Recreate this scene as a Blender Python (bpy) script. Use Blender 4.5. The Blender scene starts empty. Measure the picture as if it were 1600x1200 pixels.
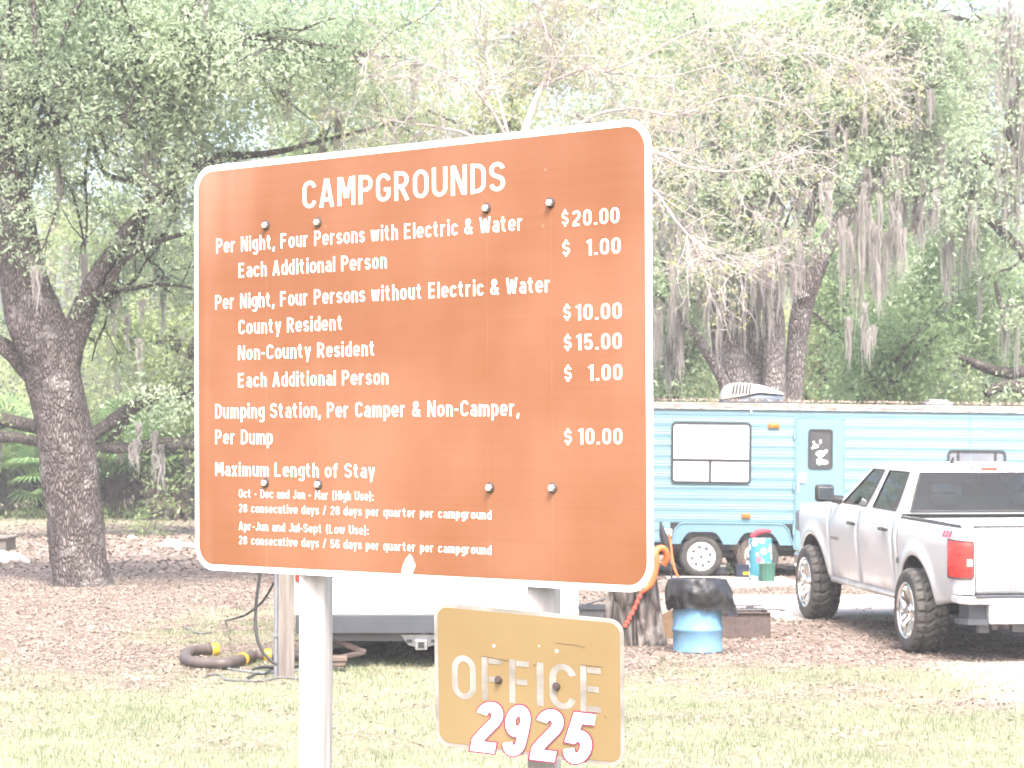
import bpy, bmesh, math, random
import numpy as np
from mathutils import Vector, Matrix, Euler, noise
sc = bpy.context.scene
COL = sc.collection
R_ = math.radians
PI = math.pi
# ------------------------------------------------------------------ camera
F_PX, HOR, CAM_H = 4000.0, 687.0, 2.08
PITCH = math.atan2(HOR - 600.0, F_PX)
cam_d = bpy.data.cameras.new("camera")
cam = bpy.data.objects.new("camera", cam_d)
COL.objects.link(cam)
cam.location = (0, 0, CAM_H)
cam.rotation_euler = (PI / 2 + PITCH, 0, 0)
cam_d.sensor_width = 36.0
cam_d.lens = F_PX / 1600 * 36
cam_d.clip_start = 0.5
cam_d.clip_end = 2000
cam_d.dof.use_dof = True
cam_d.dof.focus_distance = 7.4
cam_d.dof.aperture_fstop = 18
sc.camera = cam
# ------------------------------------------------------------------ world, sun, exposure
SUN_EL, SUN_AZ = 56.0, 172.0          # azimuth: 180 = straight behind the camera
SUN_E, SKY_E, EXPO = 1.75, 0.15, 2.15
w = bpy.data.worlds.new("World"); sc.world = w; w.use_nodes = True
nt = w.node_tree
bg = nt.nodes["Background"]
sky = nt.nodes.new("ShaderNodeTexSky"); sky.sky_type = 'NISHITA'; sky.sun_disc = False
sky.sun_elevation = R_(SUN_EL); sky.sun_rotation = R_(SUN_AZ)
sky.air_density = 1.0; sky.dust_density = 6.0; sky.ozone_density = 1.0
nt.links.new(sky.outputs[0], bg.inputs[0]); bg.inputs[1].default_value = SKY_E
sd = bpy.data.lights.new("sun", 'SUN'); sun = bpy.data.objects.new("sun", sd); COL.objects.link(sun)
sd.energy = SUN_E; sd.angle = R_(12); sd.color = (1.0, 0.96, 0.90)
a_, e_ = R_(SUN_AZ), R_(SUN_EL)
to_sun = Vector((math.sin(a_) * math.cos(e_), math.cos(a_) * math.cos(e_), math.sin(e_)))
sun.rotation_euler = (-to_sun).to_track_quat('-Z', 'Y').to_euler()
sc.view_settings.view_transform = 'Standard'; sc.view_settings.look = 'None'
sc.view_settings.exposure = EXPO; sc.view_settings.gamma = 1.0
sc.render.engine = 'CYCLES'
cy = sc.cycles
cy.max_bounces = 7; cy.diffuse_bounces = 4; cy.glossy_bounces = 3; cy.transmission_bounces = 4; cy.transparent_max_bounces = 8
cy.volume_bounces = 0
cy.caustics_reflective = False; cy.caustics_refractive = False

# ------------------------------------------------------------------ helpers: places
CF = Vector((0, math.cos(PITCH), math.sin(PITCH)))
CU = Vector((0, -math.sin(PITCH), math.cos(PITCH)))
def at(px, py, y):                    # the point at depth y that a measured point of the photograph shows
    d = Vector((1, 0, 0)) * ((px - 800) / F_PX) + CU * ((600 - py) / F_PX) + CF
    return Vector((0, 0, CAM_H)) + d * (y / d.y)
def on_ground(px, py, z=0.0):
    d = Vector((1, 0, 0)) * ((px - 800) / F_PX) + CU * ((600 - py) / F_PX) + CF
    return Vector((0, 0, CAM_H)) + d * ((z - CAM_H) / d.z)
def sstep(a, b, x):
    t = np.clip((x - a) / (b - a), 0, 1); return t * t * (3 - 2 * t)
def hash3(i, j, s):
    n = np.sin(i * 127.1 + j * 311.7 + s * 74.7) * 43758.5453
    return n - np.floor(n)
def vnoise(x, y, s=0.0):              # smooth value noise on arrays
    xi, yi = np.floor(x), np.floor(y); xf, yf = x - xi, y - yi
    u, v = xf * xf * (3 - 2 * xf), yf * yf * (3 - 2 * yf)
    a, b = hash3(xi, yi, s), hash3(xi + 1, yi, s); c, d = hash3(xi, yi + 1, s), hash3(xi + 1, yi + 1, s)
    return (a * (1 - u) + b * u) * (1 - v) + (c * (1 - u) + d * u) * v
def fbm(x, y, s=0.0, o=4):
    t, a, n = 0, .5, 0
    for k in range(o):
        t = t + a * vnoise(x * 2 ** k, y * 2 ** k, s + k * 3.1); n += a; a *= .5
    return t / n
def gz(x, y):                         # height of the ground
    x = np.asarray(x, float); y = np.asarray(y, float)
    b = .078 * sstep(25.2, 28.4, y) * (1 - sstep(31, 36, y)) * sstep(.8, 2.6, x)
    m = .05 * (fbm(x * .25 + 7, y * .25, 2) - .5) * (1 - .9 * sstep(.5, 2.5, x) * (1 - sstep(34, 37, y)))
    return b + m + .05 * (fbm(x * .05, y * .05, 9) - .5)
def gzf(x, y): return float(gz(x, y))

# ------------------------------------------------------------------ helpers: objects
def tag(o, label=None, cat=None, group=None, kind=None):
    if label: o["label"] = label
    if cat: o["category"] = cat
    if group: o["group"] = group
    if kind: o["kind"] = kind
    return o
def empty(name, loc, label, cat, rz=0, group=None):
    o = bpy.data.objects.new(name, None); COL.objects.link(o)
    o.location = loc; o.rotation_euler = (0, 0, rz); o.empty_display_size = .2
    return tag(o, label, cat, group)
def link_mesh(name, me, m, parent=None, smooth=False, auto=None):
    o = bpy.data.objects.new(name, me); COL.objects.link(o)
    if m is not None: me.materials.append(m)
    if parent is not None: o.parent = parent
    if smooth:
        me.polygons.foreach_set("use_smooth", np.ones(len(me.polygons), bool))
        if auto: me.set_sharp_from_angle(angle=R_(auto))
    return o
class MB:                             # a plain mesh builder
    def __init__(s): s.v = []; s.f = []
    def add(s, vs, fs):
        b = len(s.v); s.v += [tuple(x) for x in vs]; s.f += [tuple(b + i for i in f) for f in fs]; return s
    def box(s, c, d, rot=None, bev=0.0):
        hx, hy, hz = d[0] / 2, d[1] / 2, d[2] / 2; c = Vector(c)
        rm = Euler(rot).to_matrix() if rot else Matrix.Identity(3)
        bm = bmesh.new(); bmesh.ops.create_cube(bm, size=1)
        for q in bm.verts: q.co = Vector((q.co.x * d[0], q.co.y * d[1], q.co.z * d[2]))
        if bev: bmesh.ops.bevel(bm, geom=list(bm.edges), offset=bev, segments=2, affect='EDGES', profile=.5)
        bm.verts.index_update()
        s.add([c + rm @ q.co for q in bm.verts], [[q.index for q in f.verts] for f in bm.faces]); bm.free(); return s
    def lathe(s, prof, n=24, axis='Z', c=(0, 0, 0), caps=True):
        vs, fs = [], []; m = len(prof)
        for i in range(n):
            a = 2 * PI * i / n
            for r, h in prof:
                x, y = r * math.cos(a), r * math.sin(a)
                p = (x, y, h) if axis == 'Z' else ((h, x, y) if axis == 'X' else (y, h, x))
                vs.append((p[0] + c[0], p[1] + c[1], p[2] + c[2]))
        for i in range(n):
            j = (i + 1) % n
            for k in range(m - 1): fs.append((i * m + k, j * m + k, j * m + k + 1, i * m + k + 1))
        if caps:
            if prof[0][0] > 1e-6: fs.append(tuple(i * m for i in reversed(range(n))))
            if prof[-1][0] > 1e-6: fs.append(tuple(i * m + m - 1 for i in range(n)))
        return s.add(vs, fs)
    def cyl(s, p0, p1, r0, r1=None, n=10):
        return s.tube([p0, p1], [r0, r0 if r1 is None else r1], n)
    def tube(s, P, R, n=8, caps=True):
        P = [Vector(p) for p in P]
        if not hasattr(R, '__len__'): R = [R] * len(P)
        vs, fs = [], []; up = None
        for i, p in enumerate(P):
            t = (P[min(i + 1, len(P) - 1)] - P[max(i - 1, 0)]).normalized()
            if up is None: up = t.orthogonal().normalized()
            up = (up - t * up.dot(t)); up = up.normalized() if up.length > 1e-6 else t.orthogonal().normalized()
            b = t.cross(up)
            for k in range(n):
                a = 2 * PI * k / n; vs.append(p + (up * math.cos(a) + b * math.sin(a)) * R[i])
        for i in range(len(P) - 1):
            for k in range(n):
                l = (k + 1) % n; fs.append((i * n + k, i * n + l, (i + 1) * n + l, (i + 1) * n + k))
        if caps:
            fs.append(tuple(reversed(range(n)))); q = (len(P) - 1) * n; fs.append(tuple(q + k for k in range(n)))
        return s.add(vs, fs)
    def prism(s, pts, h, M=None):     # polygon in local xy, from z = 0 to h; M places it
        n = len(pts); M = M or Matrix.Identity(4)
        vs = [M @ Vector((x, y, 0)) for x, y in pts] + [M @ Vector((x, y, h)) for x, y in pts]
        fs = [tuple(range(n - 1, -1, -1)), tuple(range(n, 2 * n))]
        for i in range(n):
            j = (i + 1) % n; fs.append((i, j, n + j, n + i))
        return s.add(vs, fs)
    def ring(s, outer, inner, h, M=None):   # flat frame between two loops of equal count
        n = len(outer); M = M or Matrix.Identity(4); vs = []
        for z in (0, h):
            vs += [M @ Vector((x, y, z)) for x, y in outer] + [M @ Vector((x, y, z)) for x, y in inner]
        fs = []
        for i in range(n):
            j = (i + 1) % n
            fs += [(2 * n + i, 2 * n + j, 3 * n + j, 3 * n + i), (j, i, n + i, n + j), (i, j, 2 * n + j, 2 * n + i), (n + j, n + i, 3 * n + i, 3 * n + j)]
        return s.add(vs, fs)
    def build(s, name, m, parent=None, smooth=False, auto=40):
        me = bpy.data.meshes.new(name); me.from_pydata(s.v, [], s.f); me.validate(); me.update()
        bm = bmesh.new(); bm.from_mesh(me); bmesh.ops.recalc_face_normals(bm, faces=bm.faces); bm.to_mesh(me); bm.free()
        return link_mesh(name, me, m, parent, smooth, auto)
class QB:                             # quads in numpy arrays, for foliage and branches
    def __init__(s): s.v = []; s.q = []; s.n = 0
    def add(s, v, q):
        s.v.append(np.asarray(v, np.float32).reshape(-1, 3)); s.q.append(np.asarray(q, np.int64).reshape(-1, 4) + s.n); s.n += len(s.v[-1])
    def build(s, name, m, parent=None, smooth=False):
        v = np.concatenate(s.v); q = np.concatenate(s.q).astype(np.int32)
        me = bpy.data.meshes.new(name); me.vertices.add(len(v)); me.vertices.foreach_set("co", v.ravel())
        me.loops.add(q.size); me.loops.foreach_set("vertex_index", q.ravel())
        me.polygons.add(len(q)); me.polygons.foreach_set("loop_start", np.arange(0, q.size, 4, dtype=np.int32))
        me.polygons.foreach_set("loop_total", np.full(len(q), 4, np.int32))
        me.update(calc_edges=True)
        return link_mesh(name, me, m, parent, smooth)
def rrect(w, h, r, n=5, cx=0.0, cy=0.0):
    o = []
    for sx, sy, a0 in ((1, 1, 0), (-1, 1, 90), (-1, -1, 180), (1, -1, 270)):
        for k in range(n + 1):
            a = R_(a0 + 90 * k / n); o.append((cx + sx * (w / 2 - r) + r * math.cos(a), cy + sy * (h / 2 - r) + r * math.sin(a)))
    return o
def spline(P, n=6):                   # Catmull-Rom through the points
    P = [np.asarray(p, float) for p in P]
    if len(P) < 3: return np.array([P[0] + (P[-1] - P[0]) * t for t in np.linspace(0, 1, n + 1)])
    Q = [2 * P[0] - P[1]] + P + [2 * P[-1] - P[-2]]; o = []
    for i in range(1, len(Q) - 2):
        for t in np.linspace(0, 1, n, endpoint=False):
            o.append(.5 * (2 * Q[i] + (Q[i + 1] - Q[i - 1]) * t + (2 * Q[i - 1] - 5 * Q[i] + 4 * Q[i + 1] - Q[i + 2]) * t * t + (3 * Q[i] - Q[i - 1] - 3 * Q[i + 1] + Q[i + 2]) * t ** 3))
    o.append(P[-1]); return np.array(o)

# ------------------------------------------------------------------ materials
def node(nt, t, **k):
    n = nt.nodes.new(t)
    for a, b in k.items(): setattr(n, a, b)
    return n
def pmat(name, col, rough=.5, metal=0.0, var=.12, scale=6.0, bump=0.0, bscale=40.0, spec=.5, col2=None, detail=4.0, stretch=(1, 1, 1), coat=0.0):
    m = bpy.data.materials.new(name); m.use_nodes = True; t = m.node_tree; p = t.nodes["Principled BSDF"]
    p.inputs["Roughness"].default_value = rough; p.inputs["Metallic"].default_value = metal
    p.inputs["Specular IOR Level"].default_value = spec; p.inputs["Coat Weight"].default_value = coat
    tc = node(t, "ShaderNodeTexCoord"); mp = node(t, "ShaderNodeMapping"); mp.inputs["Scale"].default_value = stretch
    t.links.new(tc.outputs["Object"], mp.inputs["Vector"])
    n = node(t, "ShaderNodeTexNoise"); n.inputs["Scale"].default_value = scale; n.inputs["Detail"].default_value = detail
    t.links.new(mp.outputs[0], n.inputs["Vector"])
    r = node(t, "ShaderNodeValToRGB")
    c2 = col2 or tuple(min(1, c * (1 + var)) for c in col); c1 = col if col2 else tuple(c * (1 - var) for c in col)
    r.color_ramp.elements[0].position = .3; r.color_ramp.elements[1].position = .7
    r.color_ramp.elements[0].color = (*c1, 1); r.color_ramp.elements[1].color = (*c2, 1)
    t.links.new(n.outputs["Fac"], r.inputs[0]); t.links.new(r.outputs[0], p.inputs["Base Color"])
    if bump:
        n2 = node(t, "ShaderNodeTexNoise"); n2.inputs["Scale"].default_value = bscale; n2.inputs["Detail"].default_value = 5
        t.links.new(mp.outputs[0], n2.inputs["Vector"])
        b = node(t, "ShaderNodeBump"); b.inputs["Strength"].default_value = bump; b.inputs["Distance"].default_value = .02
        t.links.new(n2.outputs["Fac"], b.inputs["Height"]); t.links.new(b.outputs[0], p.inputs["Normal"])
    return m
def leafmat(name, c1, c2, trans=.4, patch=.35, gloss=.03):
    m = bpy.data.materials.new(name); m.use_nodes = True; t = m.node_tree; t.nodes.clear()
    out = node(t, "ShaderNodeOutputMaterial"); g = node(t, "ShaderNodeNewGeometry"); tc = node(t, "ShaderNodeTexCoord")
    n = node(t, "ShaderNodeTexNoise"); n.inputs["Scale"].default_value = patch; n.inputs["Detail"].default_value = 2
    t.links.new(tc.outputs["Object"], n.inputs["Vector"])
    a = node(t, "ShaderNodeMath", operation='MULTIPLY_ADD'); a.inputs[1].default_value = 1.6; a.inputs[2].default_value = -.55
    t.links.new(n.outputs["Fac"], a.inputs[0])
    s = node(t, "ShaderNodeMath", operation='MULTIPLY_ADD'); s.inputs[1].default_value = .55; s.use_clamp = True
    t.links.new(g.outputs["Random Per Island"], s.inputs[0]); t.links.new(a.outputs[0], s.inputs[2])
    mx = node(t, "ShaderNodeMix", data_type='RGBA'); t.links.new(s.outputs[0], mx.inputs[0])
    mx.inputs[6].default_value = (*c1, 1); mx.inputs[7].default_value = (*c2, 1)
    d = node(t, "ShaderNodeBsdfDiffuse"); tr = node(t, "ShaderNodeBsdfTranslucent"); gl = node(t, "ShaderNodeBsdfGlossy"); gl.inputs["Roughness"].default_value = .5
    t.links.new(mx.outputs[2], d.inputs[0]); t.links.new(mx.outputs[2], tr.inputs[0])
    m1 = node(t, "ShaderNodeMixShader"); m1.inputs[0].default_value = trans; t.links.new(d.outputs[0], m1.inputs[1]); t.links.new(tr.outputs[0], m1.inputs[2])
    m2 = node(t, "ShaderNodeMixShader"); m2.inputs[0].default_value = gloss; t.links.new(m1.outputs[0], m2.inputs[1]); t.links.new(gl.outputs[0], m2.inputs[2])
    t.links.new(m2.outputs[0], out.inputs[0]); return m
def barkmat(name, dark, mid, light, vs=16.0, amt=.5):
    m = bpy.data.materials.new(name); m.use_nodes = True; t = m.node_tree; p = t.nodes["Principled BSDF"]
    p.inputs["Roughness"].default_value = .9; p.inputs["Specular IOR Level"].default_value = .2
    tc = node(t, "ShaderNodeTexCoord"); mp = node(t, "ShaderNodeMapping"); mp.inputs["Scale"].default_value = (1, 1, .26)
    t.links.new(tc.outputs["Object"], mp.inputs["Vector"])
    wn = node(t, "ShaderNodeTexNoise"); wn.inputs["Scale"].default_value = 5; t.links.new(mp.outputs[0], wn.inputs["Vector"])
    ad = node(t, "ShaderNodeVectorMath", operation='MULTIPLY_ADD'); ad.inputs[1].default_value = (.12, .12, .12)
    t.links.new(wn.outputs["Color"], ad.inputs[0]); t.links.new(mp.outputs[0], ad.inputs[2])
    v = node(t, "ShaderNodeTexVoronoi", feature='DISTANCE_TO_EDGE'); v.inputs["Scale"].default_value = vs; t.links.new(ad.outputs[0], v.inputs["Vector"])
    r = node(t, "ShaderNodeValToRGB"); e = r.color_ramp.elements
    e[0].position = .02; e[0].color = (*dark, 1); e[1].position = .28; e[1].color = (*mid, 1)
    t.links.new(v.outputs["Distance"], r.inputs[0])
    n = node(t, "ShaderNodeTexNoise"); n.inputs["Scale"].default_value = 3.2; n.inputs["Detail"].default_value = 7; n.inputs["Roughness"].default_value = .72
    t.links.new(tc.outputs["Object"], n.inputs["Vector"])
    r2 = node(t, "ShaderNodeValToRGB"); r2.color_ramp.elements[0].position = .52; r2.color_ramp.elements[1].position = .66
    r2.color_ramp.elements[1].color = (amt, amt, amt, 1)
    t.links.new(n.outputs["Fac"], r2.inputs[0])
    mx = node(t, "ShaderNodeMix", data_type='RGBA'); t.links.new(r2.outputs[0], mx.inputs[0]); t.links.new(r.outputs[0], mx.inputs[6]); mx.inputs[7].default_value = (*light, 1)
    t.links.new(mx.outputs[2], p.inputs["Base Color"])
    b = node(t, "ShaderNodeBump"); b.inputs["Strength"].default_value = .9; b.inputs["Distance"].default_value = .035
    rr = node(t, "ShaderNodeValToRGB"); rr.color_ramp.elements[1].position = .3; t.links.new(v.outputs["Distance"], rr.inputs[0])
    t.links.new(rr.outputs[0], b.inputs["Height"]); t.links.new(b.outputs[0], p.inputs["Normal"])
    return m
M = {}
M['white_paint'] = pmat('white_paint', (.78, .77, .75), .55, var=.05)
M['sign_white'] = pmat('sign_white', (.82, .82, .81), .35, var=.02)
M['post_white'] = pmat('post_white', (.25, .225, .218), .8, scale=16, col2=(.46, .44, .43), detail=7, bump=.4, bscale=60, stretch=(1, 1, .07))
M['galv'] = pmat('galvanised_steel', (.30, .30, .32), .4, .8, scale=30)
M['dark_steel'] = pmat('dark_steel', (.10, .10, .11), .45, .5)
M['black_rubber'] = pmat('black_rubber', (.035, .034, .034), .75, var=.3, scale=10, col2=(.075, .068, .062))
M['black_plastic'] = pmat('black_plastic', (.022, .022, .024), .4)
M['wood_grey'] = pmat('weathered_wood', (.10, .088, .08), .9, scale=7, col2=(.21, .185, .17), stretch=(3, 3, .25), bump=.4, bscale=30)
M['wood_block'] = pmat('old_wood_block', (.10, .07, .055), .9, scale=8, col2=(.19, .15, .125), bump=.3)
# ------------------------------------------------------------------ ground
def spaced(a, b, c, d, fine, coarse):
    o = list(np.arange(a, b, fine)); x, s = b, fine
    while x < d: o.append(x); s = min(s * 1.35, coarse); x += s
    o.append(d); x, s, l = a, fine, []
    while x > c: s = min(s * 1.35, coarse); x -= s; l.append(max(x, c))
    return np.array(l[::-1] + o)
xs = spaced(-9, 12, -300, 300, .14, 30); ys = spaced(14, 50, -60, 500, .14, 30)
X, Y = np.meshgrid(xs, ys); Z = gz(X, Y)
nx, ny = len(xs), len(ys)
idx = np.arange(nx * ny).reshape(ny, nx)
gb = QB(); gb.add(np.stack([X, Y, Z], -1).reshape(-1, 3), np.stack([idx[:-1, :-1], idx[:-1, 1:], idx[1:, 1:], idx[1:, :-1]], -1))
def grass_mask(x, y):                 # where the lawn grows
    n = fbm(x * .55, y * .4, 4) ; n2 = fbm(x * 1.9, y * 1.5, 14, 3)
    edge = 22.6 + 2.2 * sstep(-3.2, -1.6, x) * (1 - sstep(.0, 1.2, x)) - .5 * sstep(3, 6, x)
    near = 1 - sstep(edge - 3.0, edge + 1.6, y + (n - .5) * 9)
    far = sstep(55, 66, y) * (1 - sstep(72, 78, y)) * .6
    mid = .55 * sstep(-4.4, -3.3, x) * (1 - sstep(-1.6, -.6, x)) * sstep(25, 27, y) * (1 - sstep(31, 34, y)) * (n2 > .42)
    return np.clip(np.maximum(np.maximum(near * (.55 + 1.0 * (n2 - .38)), far * n2 * 1.6), mid), 0, 1)
def sand_mask(x, y):                  # the sandy drive that curves across on the right
    n = fbm(x * .8, y * .6, 21)
    yy = y + (n - .5) * 2.2
    band = sstep(28.2, 29.0, yy + .35 * np.clip(x - 4, -3, 1)) * (1 - sstep(33.2, 34.6, yy)) * sstep(1.4, 2.6, x + (n - .5))
    near = .55 * sstep(3.5, 4.3, x) * sstep(19.5, 21.2, yy) * (1 - sstep(24, 25, yy)) * (1 - sstep(8, 12, x))
    strip = .8 * sstep(2.0, 2.5, x) * (1 - sstep(3.4, 3.8, x)) * sstep(36.3, 36.6, yy) * (1 - sstep(37.6, 37.9, yy))
    return np.clip(np.maximum(np.maximum(band, near), strip), 0, 1)
gm = bpy.data.materials.new('ground'); gm.use_nodes = True
def ground_material(m):
    t = m.node_tree; p = t.nodes["Principled BSDF"]; p.inputs["Roughness"].default_value = .95; p.inputs["Specular IOR Level"].default_value = .15
    at_ = node(t, "ShaderNodeAttribute", attribute_name='zones'); sp = node(t, "ShaderNodeSeparateColor"); t.links.new(at_.outputs["Color"], sp.inputs[0])
    tc = node(t, "ShaderNodeTexCoord")
    def ns(scale, det=5, rough=.6):
        n = node(t, "ShaderNodeTexNoise"); n.inputs["Scale"].default_value = scale; n.inputs["Detail"].default_value = det; n.inputs["Roughness"].default_value = rough
        t.links.new(tc.outputs["Object"], n.inputs["Vector"]); return n.outputs["Fac"]
    def ramp(f, *st):
        r = node(t, "ShaderNodeValToRGB"); e = r.color_ramp.elements
        while len(e) < len(st): e.new(.5)
        for k, (q, c) in enumerate(st): e[k].position = q; e[k].color = (*c, 1)
        t.links.new(f, r.inputs[0]); return r.outputs[0]
    def mix(f, a, b):
        x = node(t, "ShaderNodeMix", data_type='RGBA'); t.links.new(f, x.inputs[0]); t.links.new(a, x.inputs[6]); t.links.new(b, x.inputs[7]); return x.outputs[2]
    vo = node(t, "ShaderNodeTexVoronoi"); vo.inputs["Scale"].default_value = 14; vo.inputs["Randomness"].default_value = 1; t.links.new(tc.outputs["Object"], vo.inputs["Vector"])
    sx = node(t, "ShaderNodeSeparateColor"); t.links.new(vo.outputs["Color"], sx.inputs[0])
    litter = ramp(sx.outputs[0], (0, (.095, .070, .057)), (.35, (.165, .125, .103)), (.7, (.245, .193, .163)), (1, (.34, .287, .252)))
    soil = ramp(ns(5), (.3, (.10, .08, .067)), (.7, (.185, .15, .128)))
    litter = mix(ramp(ns(2.2), (.35, (0, 0, 0)), (.6, (.85, .85, .85))), soil, litter)
    grass = ramp(ns(26, 3), (.3, (.13, .165, .08)), (.5, (.235, .245, .15)), (.72, (.37, .34, .28)))
    sand = ramp(ns(9), (.3, (.46, .40, .35)), (.7, (.60, .55, .50)))
    c = mix(sp.outputs[0], litter, grass); c = mix(sp.outputs[1], c, sand)
    t.links.new(c, p.inputs["Base Color"])
    b = node(t, "ShaderNodeBump"); b.inputs["Strength"].default_value = .6; b.inputs["Distance"].default_value = .03
    t.links.new(ns(22, 6, .7), b.inputs["Height"]); t.links.new(b.outputs[0], p.inputs["Normal"])
ground_material(gm)
gr = gb.build('ground', gm, smooth=True); tag(gr, kind='structure')
zc = gr.data.color_attributes.new('zones', 'FLOAT_COLOR', 'POINT')
za = np.zeros((nx * ny, 4), np.float32); za[:, 0] = grass_mask(X, Y).ravel(); za[:, 1] = sand_mask(X, Y).ravel(); za[:, 3] = 1
zc.data.foreach_set('color', za.ravel())

# ------------------------------------------------------------------ grass, fallen leaves
rng = np.random.default_rng(11)
def blades(n, box, mask, hmin, hmax, wd, seed):
    r = np.random.default_rng(seed)
    x = r.uniform(box[0], box[1], n); y = r.uniform(box[2], box[3], n)
    keep = (r.random(n) < mask(x, y)) & (np.abs(x) < y * .215 + .4); x, y = x[keep], y[keep]; n = len(x)
    z = gz(x, y); h = r.uniform(hmin, hmax, n) * (.5 + fbm(x * .9, y * .9, 5)); a = r.uniform(0, 2 * PI, n); l = r.uniform(.2, .9, n) * h
    dx, dy = np.cos(a) * wd, np.sin(a) * wd; b = r.uniform(0, 2 * PI, n); lx, ly = np.cos(b) * l, np.sin(b) * l
    p0 = np.stack([x - dx, y - dy, z - .005], -1); p1 = np.stack([x + dx, y + dy, z - .005], -1)
    p2 = np.stack([x + dx * .55 + lx * .4, y + dy * .55 + ly * .4, z + h * .65], -1); p3 = np.stack([x - dx * .55 + lx * .4, y - dy * .55 + ly * .4, z + h * .65], -1)
    t0 = np.stack([x + lx - dx * .1, y + ly - dy * .1, z + h * .95], -1); t1 = np.stack([x + lx + dx * .1, y + ly + dy * .1, z + h * .95], -1)
    v = np.stack([p0, p1, p2, p3, t0, t1], 1).reshape(-1, 3); k = np.arange(n)[:, None] * 6
    q = np.concatenate([k + np.array([[0, 1, 2, 3]]), k + np.array([[3, 2, 5, 4]])])
    return v, q
M['grass'] = leafmat('grass_blades', (.12, .17, .075), (.38, .38, .27), .35, 1.3, .02)
g1 = QB(); g1.add(*blades(290000, (-6, 7, 15, 29), grass_mask, .015, .048, .0029, 1)); g1.add(*blades(60000, (-16, 12, 27, 80), grass_mask, .04, .10, .010, 2))
tag(g1.build('grass', M['grass']), 'short yellow-green lawn grass in front of the trailers', 'grass', kind='stuff')
def flakes(n, box, mask, s0, s1, seed):
    r = np.random.default_rng(seed)
    x = r.uniform(box[0], box[1], n); y = r.uniform(box[2], box[3], n)
    keep = (r.random(n) < mask(x, y)) & (np.abs(x) < y * .215 + .6); x, y = x[keep], y[keep]; n = len(x)
    z = gz(x, y) + r.uniform(.004, .02, n); s = r.uniform(s0, s1, n); a = r.uniform(0, 2 * PI, n)
    u = np.stack([np.cos(a), np.sin(a), r.uniform(-.5, .5, n)], -1) * s[:, None]; v = np.stack([-np.sin(a), np.cos(a), r.uniform(-.5, .5, n)], -1) * (s * r.uniform(.3, .55, n))[:, None]
    c = np.stack([x, y, z], -1)
    V = np.stack([c - u, c + v, c + u, c - v], 1).reshape(-1, 3)
    return V, np.arange(n * 4).reshape(-1, 4)
M['litter'] = leafmat('fallen_leaves', (.145, .107, .088), (.38, .31, .265), .1, 2.0, .03)
lm = lambda x, y: np.clip((1 - 1.2 * grass_mask(x, y)) * (1 - .93 * sand_mask(x, y)), .14, 1)
f1 = QB(); f1.add(*flakes(170000, (-9, 9, 17, 40), lm, .012, .028, 3)); f1.add(*flakes(70000, (-18, 14, 40, 80), lm, .03, .07, 4))
tag(f1.build('leaf_litter', M['litter']), 'brown fallen oak leaves covering the ground under the trees', 'leaf litter', kind='stuff')

# ------------------------------------------------------------------ trees
M['bark_oak'] = barkmat('oak_bark', (.055, .046, .044), (.19, .162, .153), (.33, .31, .30), 34, .65)
M['bark_far'] = barkmat('grey_oak_bark', (.125, .108, .104), (.34, .305, .298), (.46, .44, .43), 28, .6)
M['bark_limb'] = barkmat('dark_limb_bark', (.045, .037, .034), (.14, .118, .112), (.27, .25, .235), 24, .5)
M['leaf_oak'] = leafmat('oak_leaves', (.25, .34, .215), (.52, .61, .42), .58)
M['leaf_dark'] = leafmat('deep_green_leaves', (.14, .215, .12), (.36, .46, .27), .58)
M['leaf_bright'] = leafmat('bright_leaves', (.19, .27, .11), (.45, .53, .27), .6)  # lighter yellow-green leaf colour
M['leaf_far'] = leafmat('far_leaves', (.25, .31, .14), (.58, .62, .34), .6, .22)
M['leaf_young'] = leafmat('young_tree_leaves', (.15, .25, .11), (.40, .53, .27), .58)
M['leaf_new'] = leafmat('new_leaves', (.34, .36, .14), (.58, .56, .30), .5)
M['moss'] = leafmat('spanish_moss', (.36, .335, .32), (.57, .54, .52), .6, 1.2, .0)
M['twig_pale'] = pmat('pale_twig_bark', (.27, .235, .225), .8, scale=4, col2=(.46, .42, .405))
M['frond'] = leafmat('palmetto_frond', (.055, .125, .045), (.22, .34, .13), .42, 1.0, .04)
M['frond_dead'] = leafmat('dead_frond', (.05, .035, .03), (.17, .125, .098), .3, 2.0, .03)

def qtube(qb, P, Rr, n, rough=0.0, seed=0.0):
    P = np.asarray(P, float); Rr = np.asarray(Rr, float)
    T = np.gradient(P, axis=0); T /= np.linalg.norm(T, axis=1)[:, None] + 1e-9
    up = np.cross(T[0], [0.3, .9, .2]); up /= np.linalg.norm(up); ang = np.arange(n) * 2 * PI / n
    V = np.zeros((len(P), n, 3))
    for i in range(len(P)):
        up = up - T[i] * (up @ T[i]); up /= np.linalg.norm(up) + 1e-9; b = np.cross(T[i], up)
        r = np.full(n, Rr[i])
        if rough:
            h = i * .35
            r = r * (1 + rough * (fbm(np.cos(ang) * 1.7 + seed + 5, np.sin(ang) * 1.7 + h * .5 + 5, seed, 3) - .5) * 2)
        V[i] = P[i] + (np.cos(ang) * r)[:, None] * up + (np.sin(ang) * r)[:, None] * b
    k = np.arange(n); l = (k + 1) % n; i = np.arange(len(P) - 1)[:, None] * n
    qb.add(V, np.stack([i + k, i + l, i + n + l, i + n + k], -1))
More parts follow.
